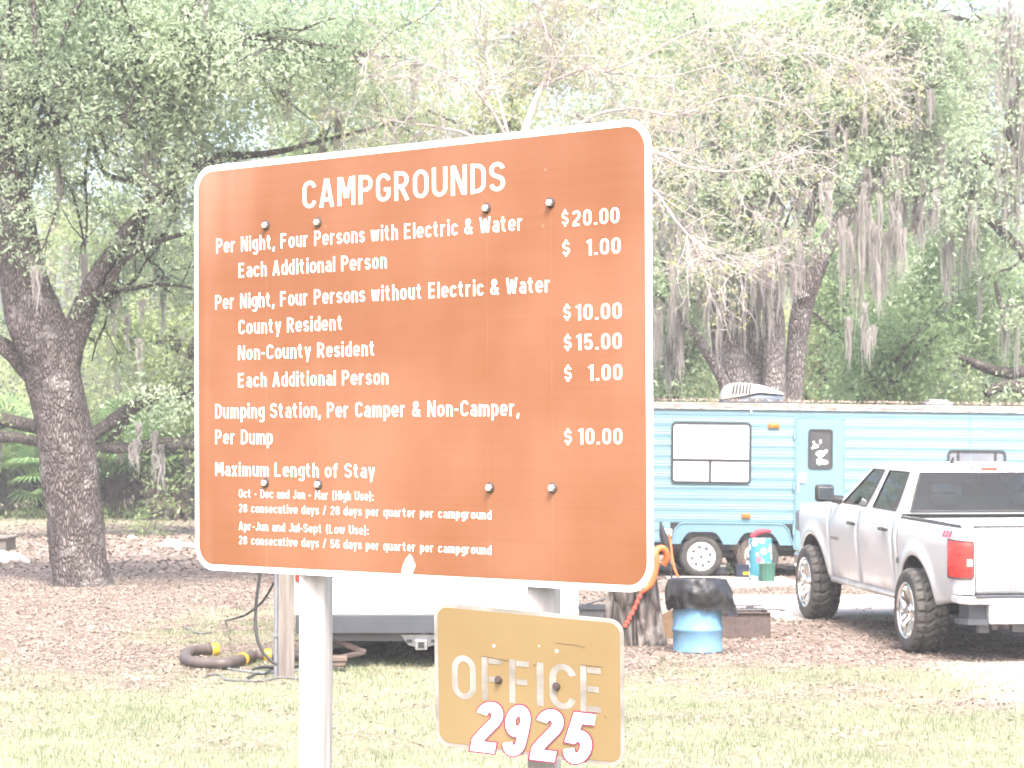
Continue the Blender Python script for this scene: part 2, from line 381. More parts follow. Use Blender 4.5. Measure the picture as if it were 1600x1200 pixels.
def leaf_quads(C, size, r, asp=.42, up=.25):
    n = len(C); C = np.asarray(C)
    d = r.normal(size=(n, 3)); d[:, 2] -= .1; d /= np.linalg.norm(d, axis=1)[:, None]
    nn = r.normal(size=(n, 3)); nn[:, 2] += up * 3; s = np.cross(nn, d); s /= np.linalg.norm(s, axis=1)[:, None] + 1e-9
    L = (size * r.uniform(.6, 1.4, n))[:, None] * .5
    V = np.stack([C - d * L, C + s * L * asp - d * L * .1, C + d * L, C - s * L * asp - d * L * .1], 1)
    return V.reshape(-1, 3), np.arange(n * 4).reshape(-1, 4)
def moss_quads(qb, top, length, width, r, n=None):
    n = n or int(70 * (.5 + width)); x = r.normal(0, width * .4, n); y = r.normal(0, width * .3, n)
    L = length * (.35 + .65 * r.random(n)) * np.exp(-(x / (width * .8)) ** 2 * .5); z0 = -r.uniform(0, .25, n) * L
    k = 4; t = np.linspace(0, 1, k + 1); w = .008 + .011 * r.random(n)
    a = r.uniform(0, PI, n); sw = r.normal(0, .05, (n, 2)) * L[:, None]; ph = r.uniform(0, 6, n)
    V = np.zeros((n, k + 1, 2, 3))
    for j, tt in enumerate(t):
        cx_ = x * (1 - .35 * tt) + sw[:, 0] * tt + .02 * np.sin(ph + 7 * tt); cy_ = y * (1 - .35 * tt) + sw[:, 1] * tt; cz = z0 - L * tt
        ww = w * (1 - .8 * tt)
        for q, sg in ((0, -1), (1, 1)):
            V[:, j, q] = np.stack([cx_ + sg * np.cos(a) * ww, cy_ + sg * np.sin(a) * ww, cz], -1)
    V += np.asarray(top, float)
    b = np.arange(n)[:, None] * (2 * (k + 1)); j = np.arange(k)[None, :] * 2; o = b + j
    qb.add(V.reshape(-1, 3), np.stack([o, o + 1, o + 3, o + 2], -1))
def rand_dir(r, t, spread, lift):
    d = r.normal(size=3); d /= np.linalg.norm(d) + 1e-9
    v = t * (1 - spread) + d * spread * 1.4 + np.array([0, 0, lift]); return v / (np.linalg.norm(v) + 1e-9)
def wobble(r, p, d, L, n, bend, droop=0.0):
    P = [np.asarray(p, float)]; d = np.asarray(d, float)
    for i in range(n):
        d = d + r.normal(0, bend, 3); d[2] -= droop; d /= np.linalg.norm(d)
        P.append(P[-1] + d * L / n)
    return np.array(P)
def limb_world(path):                 # path of (px, py, depth, half width in px)
    P = [np.array(at(a, b, c)) for a, b, c, h in path]; Rr = [h * c / F_PX for a, b, c, h in path]
    S = spline(P, 7); t = np.linspace(0, len(P) - 1, len(S)); return S, np.interp(t, np.arange(len(P)), Rr)
def make_tree(name, label, limbs, seed, bark, leaf, n_leaf=30000, size=.08, n_side=9, side_L=(1.0, 2.6), clump=.28, per=1.0, moss=0, moss_spots=(), leafy=None, cat='tree', group=None, extra_clumps=(), trunk_n=14, lift=.15, droop=.02, twigbark=None, moss_L=(.4, 1.2), thick=1.0, moss_y=None, bare=.15):
    r = np.random.default_rng(seed); main = limbs[0]; base = np.array(at(*main[0][:3])); base[2] = gzf(base[0], base[1]) - .08
    root = empty(name, base, label, cat, group=group or ('oaks around the campsite' if name == 'oak_tree' else None))
    tb = QB(); tw = QB(); tips = []; hang = []
    for li, path in enumerate(limbs):
        S, Rr = limb_world(path); S = S - base
        if li == 0: S[0, 2] = 0; Rr[0] *= 1.18
        qtube(tb, S, Rr, trunk_n if Rr.max() > .09 else 8, .16 if Rr.max() > .09 else .05, seed + li * 1.7)
        Ln = len(S); lf = 1.0 if leafy is None else leafy[li]
        if lf <= 0: continue
        for k in range(int(n_side * lf * max(.4, np.linalg.norm(S[-1] - S[0]) / 3))):
            f = r.uniform(bare if li else .72, 1.0); i = min(int(f * (Ln - 1)), Ln - 2)
            t = S[i + 1] - S[i]; t /= np.linalg.norm(t) + 1e-9; p = S[i]
            L = r.uniform(*side_L) * (1.15 - .5 * f); rr = min(Rr[i] * .55, .035) * thick
            B = wobble(r, p, rand_dir(r, t, .6, lift), L, 6, .22, droop); qtube(tw, B, np.linspace(rr, rr * .3, len(B)), 5); hang += list(B[1:])
            for q in range(int(3 + 4 * L)):
                j = r.integers(1, 6); t2 = B[j] - B[j - 1]; t2 /= np.linalg.norm(t2)
                l2 = r.uniform(.3, .9); D = wobble(r, B[j], rand_dir(r, t2, .7, .1), l2, 3, .25, droop); qtube(tw, D, np.linspace(rr * .35, .003, 4), 3)
                tips += [D[-1], D[2], D[1] if r.random() < .5 else D[-1]]
        tips.append(S[-1])
    for (a, b, c, rx, rz, ry, nn) in extra_clumps:
        c0 = np.array(at(a, b, c)) - base; s = c / F_PX
        for k in range(nn):
            d = r.normal(size=3) * np.array([rx * s, ry, rz * s]) * .55; tips.append(c0 + d)
    tb.build('trunk', bark, root, smooth=True)
    if tw.n: tw.build('branches', twigbark or M['bark_limb'], root, smooth=True)
    if n_leaf and tips:
        T = np.array(tips); wgt = .25 + r.random(len(T)) ** 2; pick = r.choice(len(T), n_leaf, p=wgt / wgt.sum())
        C = T[pick] + r.normal(size=(n_leaf, 3)) * clump * np.array([1, 1, .7]) * r.uniform(.3, 1, (n_leaf, 1))
        q = QB(); q.add(*leaf_quads(C, size, r)); q.build('crown', leaf, root)
    if moss or len(moss_spots):
        q = QB(); H = [h for h in hang if moss_y is None or h[2] < moss_y]
        for k in range(moss if H else 0):
            moss_quads(q, H[r.integers(len(H))], r.uniform(*moss_L), r.uniform(.05, .16), r)
        for (a, b, c, L, wd) in moss_spots:
            for u in range(6):
                w2 = wd * c / F_PX * r.uniform(.22, .5)
                moss_quads(q, np.array(at(a + r.normal(0, wd * .8), b + r.normal(0, L * .18), c + r.uniform(-.3, .3))) - base, L * c / F_PX * r.uniform(.35, .95), w2, r, n=int(22 + 60 * w2))
        q.build('spanish_moss', M['moss'], root)
    return root
# the big oak on the left
D = 36.5
oak = [[(130, 916, D, 45), (122, 860, D, 42), (113, 780, D, 44), (104, 700, D, 45), (92, 620, D, 44), (72, 545, D, 46), (46, 470, D, 41), (30, 390, D, 34), (24, 310, D, 26), (20, 240, D, 23), (12, 150, D, 18), (20, 40, D, 14), (60, -120, D, 8)],
       [(92, 610, D, 22), (106, 560, D, 22), (122, 505, D, 20), (150, 440, D - .2, 18), (185, 385, D - .3, 15), (225, 335, D - .4, 12), (275, 288, D - .4, 10), (340, 250, D - .5, 7), (430, 238, D - .6, 5), (520, 216, D - .8, 3), (640, 185, D - 1, 2)],
       [(86, 610, D, 22), (45, 580, D + .1, 17), (10, 545, D + .2, 14), (-60, 500, D + .4, 10), (-160, 380, D, 6)],
       [(22, 245, D, 16), (52, 205, D - .2, 12), (95, 185, D - .4, 10), (150, 185, D - .6, 8), (230, 165, D - .9, 6), (330, 120, D - 1.3, 4)],
       [(15, 220, D, 14), (60, 140, D - .5, 10), (150, 110, D - 1, 8), (280, 70, D - 1.6, 6), (430, 60, D - 2, 5), (600, 90, D - 2.2, 3)],
       [(15, 130, D, 12), (90, 40, D + .5, 9), (220, 0, D + 1.2, 7), (380, -20, D + 1.6, 5), (560, -10, D + 2, 3)],
       [(14, 120, D, 12), (80, -40, D, 9), (220, -110, D - .5, 7), (420, -130, D - 1, 4)],  # limb above the view, added for the shade it casts
       [(20, 60, D, 10), (-120, -30, D, 7), (-300, -60, D, 4)],
       [(150, 445, D - .2, 7), (165, 455, D - .3, 8), (190, 410, D - .4, 7), (230, 382, D - .6, 5), (290, 365, D - .8, 3)],
       [(50, -30, D - 1.6, 4), (54, 40, D - 1.6, 3.5), (56, 75, D - 1.6, 3), (66, 95, D - 1.6, 2), (80, 110, D - 1.6, 1)],
       [(135, -10, D - 1.6, 4.5), (112, 25, D - 1.6, 4), (96, 72, D - 1.6, 3), (118, 98, D - 1.5, 2), (150, 120, D - 1.5, 1)],
       [(275, 290, D - .4, 5), (225, 285, D - .2, 5), (165, 270, D, 4), (140, 210, D, 4)]]
make_tree('oak_tree', 'large oak with thick flaky grey trunk forking low, left of the brown campground sign', oak, 3, M['bark_oak'], M['leaf_oak'], 120000, .078, 15, (.8, 2.4), .24, trunk_n=26,
          leafy=[.15, .45, .2, 1.3, 1.7, 1.6, 1, .6, .3, .05, .05, .4], moss=40, moss_spots=[(240, 690, D - 1, 75, 18), (180, 440, D, 60, 14), (195, 470, D, 70, 16), (290, 300, D, 70, 16)],
          extra_clumps=[(240, 80, D - 1, 240, 90, 1.6, 420), (480, 110, D - 1, 220, 90, 1.5, 300), (100, 60, D, 150, 110, 1.5, 240), (70, 225, D - .6, 60, 24, .5, 30), (330, 190, D - .5, 130, 45, .8, 90), (245, 640, D - 1, 45, 40, .4, 30), (15, 290, D - .8, 14, 20, .3, 8), (650, 40, D + 1, 160, 70, 1.6, 160)])
# sprawling oak whose trunk stands behind the sign
D = 56
sprawl = [[(400, 835, D, 40), (402, 740, D, 36), (400, 650, D, 34), (410, 560, D, 30), (430, 450, D, 22), (460, 330, D, 14), (480, 200, D, 9)],
          [(400, 640, D, 20), (340, 570, D, 16), (300, 548, D - .3, 14), (245, 528, D - .6, 11), (190, 520, D - 1, 8), (140, 528, D - 1.4, 5)],
          [(400, 700, D, 16), (330, 692, D, 13), (250, 694, D - .3, 10), (180, 700, D - .5, 8), (90, 690, D - .8, 6)],
          [(402, 680, D, 20), (330, 625, D, 16), (270, 612, D - .2, 13), (225, 625, D - .4, 11), (180, 655, D - .6, 11), (120, 690, D - .9, 10), (60, 668, D - 1.2, 11), (0, 655, D - 1.5, 11), (-80, 640, D - 1.8, 7)],
          [(60, 668, D - 1.2, 8), (90, 700, D - 1.1, 7), (60, 690, D - 1.4, 8), (0, 682, D - 1.6, 10), (-60, 690, D - 2, 8)],
          [(215, 632, D - .4, 6), (190, 668, D - .3, 6), (165, 695, D - .3, 4)],
          [(405, 600, D, 16), (330, 480, D, 11), (250, 400, D + .4, 8), (170, 340, D + .6, 5)],
          [(120, 690, D - .9, 7), (60, 612, D - 1, 5), (30, 560, D - 1, 4)],
          [(410, 560, D, 20), (500, 480, D, 14), (640, 420, D, 9), (800, 380, D, 5)]]
make_tree('oak_tree', 'oak with long dark limbs sprawling low over the palmettos beyond the thick forked trunk', sprawl, 5, M['bark_limb'], M['leaf_bright'], 42000, .11, 8, (1.0, 2.6), .35, moss=90, thick=.8,
          leafy=[.5, .8, .3, .5, .2, .1, 1.2, .4, .8], extra_clumps=[(150, 420, D + 1, 110, 140, 1.4, 110), (240, 600, D - .5, 50, 30, .6, 40)])
# the oaks behind the blue trailer
D = 46
forked = [[(1188, 868, D, 52), (1180, 740, D, 45), (1165, 640, D, 38), (1148, 570, D, 33), (1136, 510, D, 28), (1132, 450, D, 18), (1140, 380, D, 14), (1150, 300, D, 11), (1130, 180, D, 8), (1100, 60, D, 5)],
          [(1192, 690, D, 26), (1186, 610, D, 22), (1176, 540, D + .2, 18), (1168, 470, D + .3, 14), (1166, 390, D + .3, 11), (1190, 290, D + .2, 8), (1200, 160, D, 6), (1230, 40, D, 4)],
          [(1150, 640, D - .2, 11), (1128, 590, D - .4, 9), (1106, 552, D - .5, 8), (1080, 515, D - .6, 7), (1052, 480, D - .7, 5), (1046, 440, D - .8, 4), (1030, 380, D - 1, 3)],
          [(1140, 400, D, 9), (1090, 320, D - .3, 7), (1010, 240, D - .6, 5), (900, 180, D - 1, 3)]]
make_tree('oak_tree', 'forked oak with leaning brownish trunk and a thin side limb behind the rooftop air conditioner', forked, 7, M['bark_far'], M['leaf_oak'], 34000, .10, 10, (.9, 2.4), .3, moss=110, trunk_n=20, moss_L=(.6, 1.6),
          bare=.5, leafy=[.35, .35, .3, 1], extra_clumps=[(1080, 200, D, 130, 140, 1.3, 150), (1000, 60, D + 1, 160, 90, 1.4, 120), (1150, 60, D, 120, 80, 1.2, 100)],
          moss_spots=[(1150 + 20 * k, 385 + 14 * (k % 4), D - 1.0, 85 + 25 * (k % 3), 13) for k in range(-5, 3)] + [(1045 + 22 * k, 350 + 25 * (k % 2), D - 1, 95, 16) for k in range(4)])
straight = [[(1214, 868, D - .5, 24), (1212, 740, D - .5, 20), (1211, 640, D - .5, 18), (1210, 560, D - .5, 17.5), (1208, 490, D - .5, 17), (1200, 420, D - .5, 14), (1210, 340, D - .3, 12), (1235, 260, D, 9), (1240, 150, D, 7), (1260, 20, D, 4)],
            [(1200, 425, D - .5, 9), (1188, 360, D - .7, 8), (1160, 280, D - 1, 6), (1100, 200, D - 1.3, 4)]]
make_tree('oak_tree', 'straight slender oak trunk between the forked oak and the right-leaning oak', straight, 8, M['bark_far'], M['leaf_oak'], 16000, .10, 9, (.8, 2.0), .28, moss=40, trunk_n=18,
          extra_clumps=[(1230, 120, D, 110, 110, 1.1, 110)], moss_spots=[(1205 + 15 * k, 370 + 14 * (k % 3), D - 1.3, 110 - 10 * k, 14) for k in range(4)])
leaning = [[(1238, 868, D + .3, 20), (1238, 740, D + .3, 17), (1238, 640, D + .3, 15), (1243, 560, D + .3, 16), (1252, 490, D + .2, 18), (1272, 425, D, 17), (1300, 370, D, 15), (1340, 310, D, 14), (1385, 255, D, 13), (1420, 205, D, 11), (1440, 100, D, 7), (1460, -40, D, 5)],
           [(1256, 470, D, 14), (1246, 420, D + .2, 12), (1262, 350, D + .2, 11), (1292, 270, D, 13), (1312, 210, D - .2, 15), (1328, 155, D - .2, 15), (1342, 120, D - .2, 12), (1350, 40, D, 9), (1340, -60, D, 6)],
           [(1336, 150, D - .2, 10), (1362, 140, D - .4, 9), (1385, 110, D - .5, 7), (1420, 60, D - .6, 5)],
           [(1400, 240, D, 7), (1410, 275, D - .2, 5), (1440, 262, D - .4, 5), (1465, 268, D - .5, 4)],
           [(1418, 270, D - .3, 5), (1426, 300, D - .3, 5), (1438, 330, D - .4, 4), (1430, 365, D - .4, 3)]]
make_tree('oak_tree', 'mossy oak trunk leaning right over the blue trailer, beside the straight slender trunk', leaning, 9, M['bark_far'], M['leaf_oak'], 40000, .10, 10, (.9, 2.4), .3, moss=110, trunk_n=20, moss_L=(.5, 1.5),
          bare=.5, leafy=[.5, .5, .8, .4, .3], extra_clumps=[(1370, 320, D + 1.6, 70, 50, .5, 36), (1235, 310, D + 1.4, 70, 50, .5, 40), (1390, 110, D, 150, 90, 1.3, 120), (1290, 60, D, 110, 90, 1.2, 130), (1450, 210, D, 60, 50, .8, 50), (1400, 420, D - .5, 40, 30, .5, 16)],
          moss_spots=[(1340, 340, D - 1, 230, 18), (1362, 330, D - 1, 190, 16), (1400, 335, D - 1, 120, 18), (1378, 400, D - .8, 100, 12), (1342, 480, D - .9, 90, 16), (1444, 320, D - .4, 80, 18), (1390, 360, D - 1, 110, 20), (1290, 300, D - 1, 70, 20), (1400, 250, D - .5, 60, 26), (1380, 275, D - .5, 60, 26), (1330, 170, D - .6, 80, 20)])
# the oak outside on the right, only its limbs reach in
D = 51
rightoak = [[(1790, 850, D, 48), (1785, 740, D, 42), (1775, 600, D, 38), (1765, 480, D, 32), (1750, 340, D, 26), (1740, 200, D, 18), (1745, 40, D, 11), (1760, -120, D, 6)],
            [(1775, 640, D, 20), (1690, 650, D - .4, 15), (1620, 622, D - .7, 12), (1585, 604, D - .8, 10), (1560, 606, D - .9, 9), (1540, 616, D - 1, 6)],
            [(1772, 620, D, 18), (1680, 600, D - .2, 13), (1610, 582, D - .4, 10), (1575, 583, D - .5, 9), (1535, 572, D - .7, 8), (1495, 556, D - .9, 4)],
            [(1760, 480, D, 18), (1680, 440, D - .2, 13), (1615, 410, D - .4, 11), (1582, 378, D - .5, 9), (1555, 350, D - .6, 8), (1525, 320, D - .7, 6), (1510, 280, D - .8, 4)],
            [(1752, 350, D, 15), (1670, 290, D - .2, 11), (1600, 262, D - .5, 9), (1565, 268, D - .6, 8), (1530, 240, D - .7, 7), (1480, 205, D - .9, 5), (1450, 175, D - 1, 3)],
            [(1745, 230, D, 12), (1660, 110, D - .2, 9), (1600, 72, D - .4, 7), (1572, 70, D - .5, 6), (1545, 42, D - .6, 5), (1480, 24, D - .8, 4)],
            [(1600, 480, D - .6, 4), (1585, 500, D - .7, 4), (1565, 480, D - .8, 5), (1555, 440, D - .9, 3)],
            [(1590, 260, D - .5, 5), (1575, 190, D - .6, 5), (1590, 130, D - .7, 4), (1560, 100, D - .8, 4)]]
make_tree('oak_tree', 'moss-draped oak at the right edge, its dark crooked limbs reaching over the silver truck', rightoak, 12, M['bark_limb'], M['leaf_oak'], 34000, .105, 8, (.7, 2.0), .3, moss=90, moss_L=(.5, 1.6),
          leafy=[.5, .3, .3, .5, .6, .45, .4, .3], extra_clumps=[(1500, 160, D, 50, 40, .7, 30), (1480, 130, D - .6, 55, 36, .6, 40), (1540, 400, D - .5, 60, 50, .6, 30), (1520, 250, D, 60, 40, .7, 34), (1480, 330, D - .6, 40, 40, .5, 30)],
          moss_spots=[(1500 + 13 * k, 30 + 8 * (k % 3), D - .8, 110 + 22 * (k % 4), 17) for k in range(8)] + [(1590, 180 + 50 * k, D - .6, 150, 22) for k in range(3)] + [(1572, 240, D - .6, 130, 18), (1550, 300, D - .6, 110, 16), (1485, 330, D - .6, 150, 12), (1500, 90, D - .8, 100, 14)])
# bushy young trees behind the blue trailer
for i, (px, top, y, wpx, n, lf, lab) in enumerate([
        (1335, 330, 58, 90, 17000, 'leaf_young', 'bright green bushy young tree just right of the leaning oak trunk'),
        (1440, 400, 54, 95, 19000, 'leaf_young', 'mid green bushy young tree above the middle of the blue trailer roof'),
        (1290, 470, 61, 70, 9000, 'leaf_far', 'yellow-green young tree seen low beside the leaning oak trunk'),
        (1545, 420, 59, 90, 16000, 'leaf_young', 'bushy young tree behind the crooked limbs at the right edge'),
        (1060, 430, 60, 60, 13000, 'leaf_dark', 'dark green bushy young tree between the sign and the forked oak'),
        (1395, 520, 50, 75, 12000, 'leaf_young', 'low green bush right behind the blue trailer roof'),
        (980, 300, 66, 90, 15000, 'leaf_bright', 'bright green young tree mostly hidden behind the right end of the sign'),
        (1420, 230, 68, 120, 18000, 'leaf_far', 'tall pale green tree furthest behind the right-leaning oak'),
        (800, -60, 62, 150, 26000, 'leaf_far', 'tall pale green tree rising behind the middle of the sign'),
        (590, -40, 64, 130, 22000, 'leaf_bright', 'tall light green tree rising behind the left half of the sign'),
        (1040, -70, 63, 130, 22000, 'leaf_far', 'tall pale green tree rising above the right end of the sign')]):
    gy = HOR + CAM_H * F_PX / y
    limbs = [[(px, gy, y, 9), (px + 4, (gy + top) / 2 + 60, y, 7), (px - 6, (gy + top) / 2 - 40, y, 5), (px + 5, top + 30, y, 2)]]
    rr = random.Random(i)
    for k in range(7):
        f = .25 + .1 * k; yy = gy + (top - gy) * f; s = rr.choice((-1, 1))
        limbs.append([(px, yy, y, 4), (px + s * wpx * .5, yy - 50, y + rr.uniform(-.8, .8), 3), (px + s * wpx * rr.uniform(.7, 1), yy - 80, y + rr.uniform(-1.4, 1.4), 1.5)])
    make_tree('young_tree', lab, limbs, 30 + i, M['bark_limb'], M[lf], int(n * .8), .13, 7, (.6, 1.8), .32, thick=.6, group='young trees behind the blue trailer and the sign',
              extra_clumps=[(px + rr.uniform(-.5, .5) * wpx, top + (640 - top) * (k + .5) / 6, y + rr.uniform(-.8, .8), wpx * .75, 45, .9, 26) for k in range(6)])
# the leafless pale tree whose twigs fan out above the sign
def twig_tree():
    r = np.random.default_rng(77); D = 34.0; base = np.array(at(806, HOR + CAM_H * F_PX / D, D)); base[2] = gzf(base[0], base[1]) - .05
    root = empty('budding_tree', base, 'nearly leafless pale tree fanning bare white twigs out above the sign', 'tree')
    tb, tw, tips = QB(), QB(), []
    L = [[(806, 932, D, 17), (806, 700, D, 15), (808, 450, D, 13), (812, 300, D, 11), (818, 215, D, 9), (848, 132, D, 6), (866, 100, D, 4.5), (850, 40, D, 3.5), (820, -40, D, 2.5)],
         [(846, 136, D, 4), (880, 120, D - .2, 4), (920, 106, D - .4, 3.6), (945, 112, D - .6, 3.2), (1000, 92, D - .8, 2.6), (1080, 50, D - 1, 1.8), (1180, 30, D - 1.2, 1)],
         [(812, 300, D, 7), (900, 250, D - .5, 5), (1000, 232, D - 1, 4), (1080, 262, D - 1.3, 3), (1150, 268, D - 1.5, 2.4), (1210, 252, D - 1.6, 1.8), (1255, 236, D - 1.7, 1)],
         [(810, 360, D, 7), (920, 300, D - .8, 5), (1010, 292, D - 1.2, 4), (1060, 350, D - 1.5, 3), (1110, 400, D - 1.7, 2), (1190, 428, D - 1.9, 1)],
         [(810, 330, D, 6), (900, 200, D + .4, 5), (980, 170, D + .6, 4), (1060, 180, D + .7, 3), (1150, 150, D + .8, 2), (1270, 175, D + .9, 1)],
         [(812, 260, D, 5), (760, 160, D - .3, 4), (700, 115, D - .5, 3), (640, 100, D - .7, 2), (560, 130, D - 1, 1)],
         [(812, 280, D, 5), (770, 120, D + .4, 4), (740, 30, D + .6, 3), (700, -60, D + .8, 2)],
         [(812, 270, D, 5), (730, 210, D + .3, 4), (620, 190, D + .5, 3), (500, 170, D + .7, 1.5)],
         [(866, 100, D, 3), (920, 20, D, 2.4), (980, -40, D, 1.5)],
         [(945, 112, D - .6, 2.6), (1040, 120, D - .4, 2.2), (1150, 95, D - .2, 1.6), (1300, 85, D, 1), (1390, 130, D, .8)],
         [(1080, 50, D - 1, 1.6), (1200, 60, D - 1, 1.4), (1330, 100, D - 1, 1.1), (1410, 150, D - 1, .8)]]
    for li, path in enumerate(L):
        S, Rr = limb_world(path); S = S - base; Rr = Rr * (.62 if li else .8)
        if li == 0: S[0, 2] = 0
        qtube(tb, S, Rr, 8)
        if li == 0: st = .62
        else: st = .2
        n = int(12 + 17 * np.linalg.norm(S[-1] - S[0]) * (1 - st))
        for k in range(n):
            i = min(int(r.uniform(st, 1) * (len(S) - 1)), len(S) - 2); t = S[i + 1] - S[i]; t /= np.linalg.norm(t)
            ln = r.uniform(.35, 1.25); B = wobble(r, S[i], rand_dir(r, t, .55, .02), ln, 6, .16, .035); r0 = min(Rr[i] * .5, .008)
            qtube(tw, B, np.linspace(r0, .003, 7), 4)
            for q in range(int(3 + 5 * ln)):
                j = r.integers(1, 6); t2 = B[j] - B[j - 1]; t2 /= np.linalg.norm(t2)
                E = wobble(r, B[j], rand_dir(r, t2, .5, 0), r.uniform(.12, .5), 4, .2, .03); qtube(tw, E, np.linspace(.0045, .002, 5), 3)
                tips.append(E[-1])
                if r.random() < .6:
                    F2 = wobble(r, E[2], rand_dir(r, t2, .6, 0), r.uniform(.08, .25), 3, .2, .02); qtube(tw, F2, np.linspace(.003, .0018, 4), 3); tips.append(F2[-1])
    tb.build('trunk', M['twig_pale'], root, smooth=True); tw.build('branches', M['twig_pale'], root)
    T = np.array(tips); C = np.repeat(T[r.random(len(T)) < .5], 4, axis=0); C = C + r.normal(0, .025, C.shape)
    q = QB(); q.add(*leaf_quads(C, .045, r)); q.build('crown', M['leaf_new'], root)
twig_tree()
# the far wood behind everything
def far_wood():
    r = np.random.default_rng(5); cl = []
    for k in range(2100):
        x = r.uniform(-26, 34); y = r.uniform(70, 96); z = r.uniform(0, 21) if r.random() < .8 else r.uniform(0, 6)
        if x > 9 and z > 13.2 + 2 * r.random() and x < 16.5 and r.random() < .93: continue
        if x > -15 and x < -8 and 9.5 < z < 12 and r.random() < .5: continue
        cl.append((x, y, z, r.uniform(.8, 1.9)))
    cl = np.array(cl); n = 230000; p = r.integers(0, len(cl), n)
    d = r.normal(size=(n, 3)); d /= np.linalg.norm(d, axis=1)[:, None]
    C = cl[p, :3] + d * (cl[p, 3] * r.random(n) ** .45)[:, None] * np.array([1, 1, .6])
    C = C[C[:, 2] > .1]
    q = QB(); q.add(*leaf_quads(C, .20, r))
    tag(q.build('far_wood', M['leaf_far']), 'sunlit yellow-green wood closing the view behind the oaks', 'wood', kind='stuff')
far_wood()
for i, (px, y, hw, lean) in enumerate([(225, 80, 9, 10), (330, 82, 7, -6), (1035, 84, 8, 12), (1400, 86, 8, -14), (60, 84, 8, 16)]):
    gy = HOR + CAM_H * F_PX / y
    make_tree('forest_tree', ['slim moss-hung forest trunk between the thick oak and the sign', 'thin forest trunk hugging the left edge of the sign', 'slim forest trunk beyond the dark bushy tree', 'slim forest trunk far behind the moss over the truck', 'slim forest trunk far left behind the thick oak'][i],
              [[(px, gy, y, hw), (px + lean, 600, y, hw * .8), (px + 1.5 * lean, 400, y, hw * .7), (px + 3 * lean, 150, y, hw * .5), (px + 3 * lean, -100, y, 2)], [(px + lean, 560, y, 4), (px + 60, 480, y, 3), (px + 110, 430, y + 1, 2)], [(px + lean, 450, y, 4), (px - 60, 380, y, 3), (px - 100, 350, y + 1, 2)]],
              60 + i, M['bark_far'], M['leaf_far'], 7000, group='slim trunks in the wood', size=.16, n_side=8, side_L=(1.2, 3), clump=.5, moss=26, moss_L=(1, 2.6))
# saw palmettos under the left trees
def palmetto(px, py, y, h, seed, label, dead=0):
    r = np.random.default_rng(seed); b = on_ground(px, py); y = b.y; base = Vector((b.x, y, gzf(b.x, y)))
    root = empty('saw_palmetto', base, label, 'palmetto', group='saw palmettos at the edge of the wood')
    st, fr, dd = MB(), QB(), QB()
    st.tube([(0, 0, -.05), (.05, 0, .25 * h), (.0, .05, (.45 if dead else .14) * h)], [.14, .13, .10], 8)
    def fan(qb, hub, axis, R0, droop, nb):
        axis = axis / np.linalg.norm(axis); s = np.cross(axis, [0, 0, 1]); s /= np.linalg.norm(s) + 1e-9; n = np.cross(s, axis)
        for k in range(nb):
            a = (k / (nb - 1) - .5) * R_(250); d = axis * math.cos(a) + s * math.sin(a); L = R0 * (.75 + .25 * math.cos(a * .6)) * r.uniform(.9, 1.1); wd = np.cross(d, n) * (.034 * R0 + .008)
            m_ = hub + d * L * .55 + n * .03; e = hub + d * L - np.array([0, 0, droop * L]) + n * .0
            qb.add([hub - wd * .2, hub + wd * .2, m_ + wd, m_ - wd, e + wd * .08, e - wd * .08], [[0, 1, 2, 3], [3, 2, 4, 5]])
    for k in range(int(28 * h) + 6):
        a = r.uniform(0, 2 * PI); el = r.uniform(.25, 1.4); L = r.uniform(.3, .78) * h
        d = np.array([math.cos(a) * math.cos(el), math.sin(a) * math.cos(el), math.sin(el)]); p0 = np.array([0, 0, (.4 if dead else .10) * h]); hub = p0 + d * L
        st.tube([p0, (p0 + hub) / 2 + np.array([0, 0, .04]), hub], [.014, .012, .009], 5)
        ax = d + np.array([0, 0, -.2]) + r.normal(0, .25, 3); fan(fr, hub, ax, r.uniform(.5, .75) * min(h, 2.1) * .72, .18, 22)
    for k in range(dead):
        a = r.uniform(PI, 2 * PI); p0 = np.array([0, 0, .45 * h]); hub = p0 + np.array([math.cos(a) * .45, math.sin(a) * .45, -.05 - .1 * r.random()])
        fan(dd, hub, np.array([math.cos(a) * .25, math.sin(a) * .25, -1.0]), .75 * h * .6, .05, 16)
    st.build('stem', M['bark_limb'], root, True); fr.build('fronds', M['frond'], root)
    if dead: dd.build('dead_fronds', M['frond_dead'], root)
for i, (px, py, h, dead, lab) in enumerate([
        (12, 808, 3.3, 0, 'tall green palmetto at the very left edge behind the timber box'), (64, 803, 2.8, 0, 'green palmetto just left of the thick oak trunk'),
        (-30, 800, 3.3, 0, 'green palmetto cut off by the left edge'), (176, 803, 2.6, 0, 'green palmetto just right of the thick oak trunk'),
        (215, 808, 2.6, 9, 'palmetto with a hanging brown skirt, left of the two brown ones'), (283, 812, 2.5, 10, 'palmetto with a brown skirt touching the left edge of the sign'),
        (325, 806, 2.6, 5, 'palmetto half hidden behind the left edge of the sign'), (120, 800, 1.9, 0, 'palmetto hidden right behind the thick oak trunk')]):
    palmetto(px, py, 72, h, 100 + i, lab, dead)
def ground_plants():
    r = np.random.default_rng(8); C = []
    for k in range(420):
        px = r.uniform(-20, 330); b = on_ground(px, r.uniform(798, 812)); C += [np.array([b.x, b.y, .06 + .12 * r.random()]) + r.normal(0, .09, 3) for q in range(9)]
    q = QB(); q.add(*leaf_quads(np.array(C), .11, r)); tag(q.build('low_weeds', M['leaf_bright']), 'low leafy weeds along the foot of the palmettos', 'weeds', kind='stuff')
ground_plants()
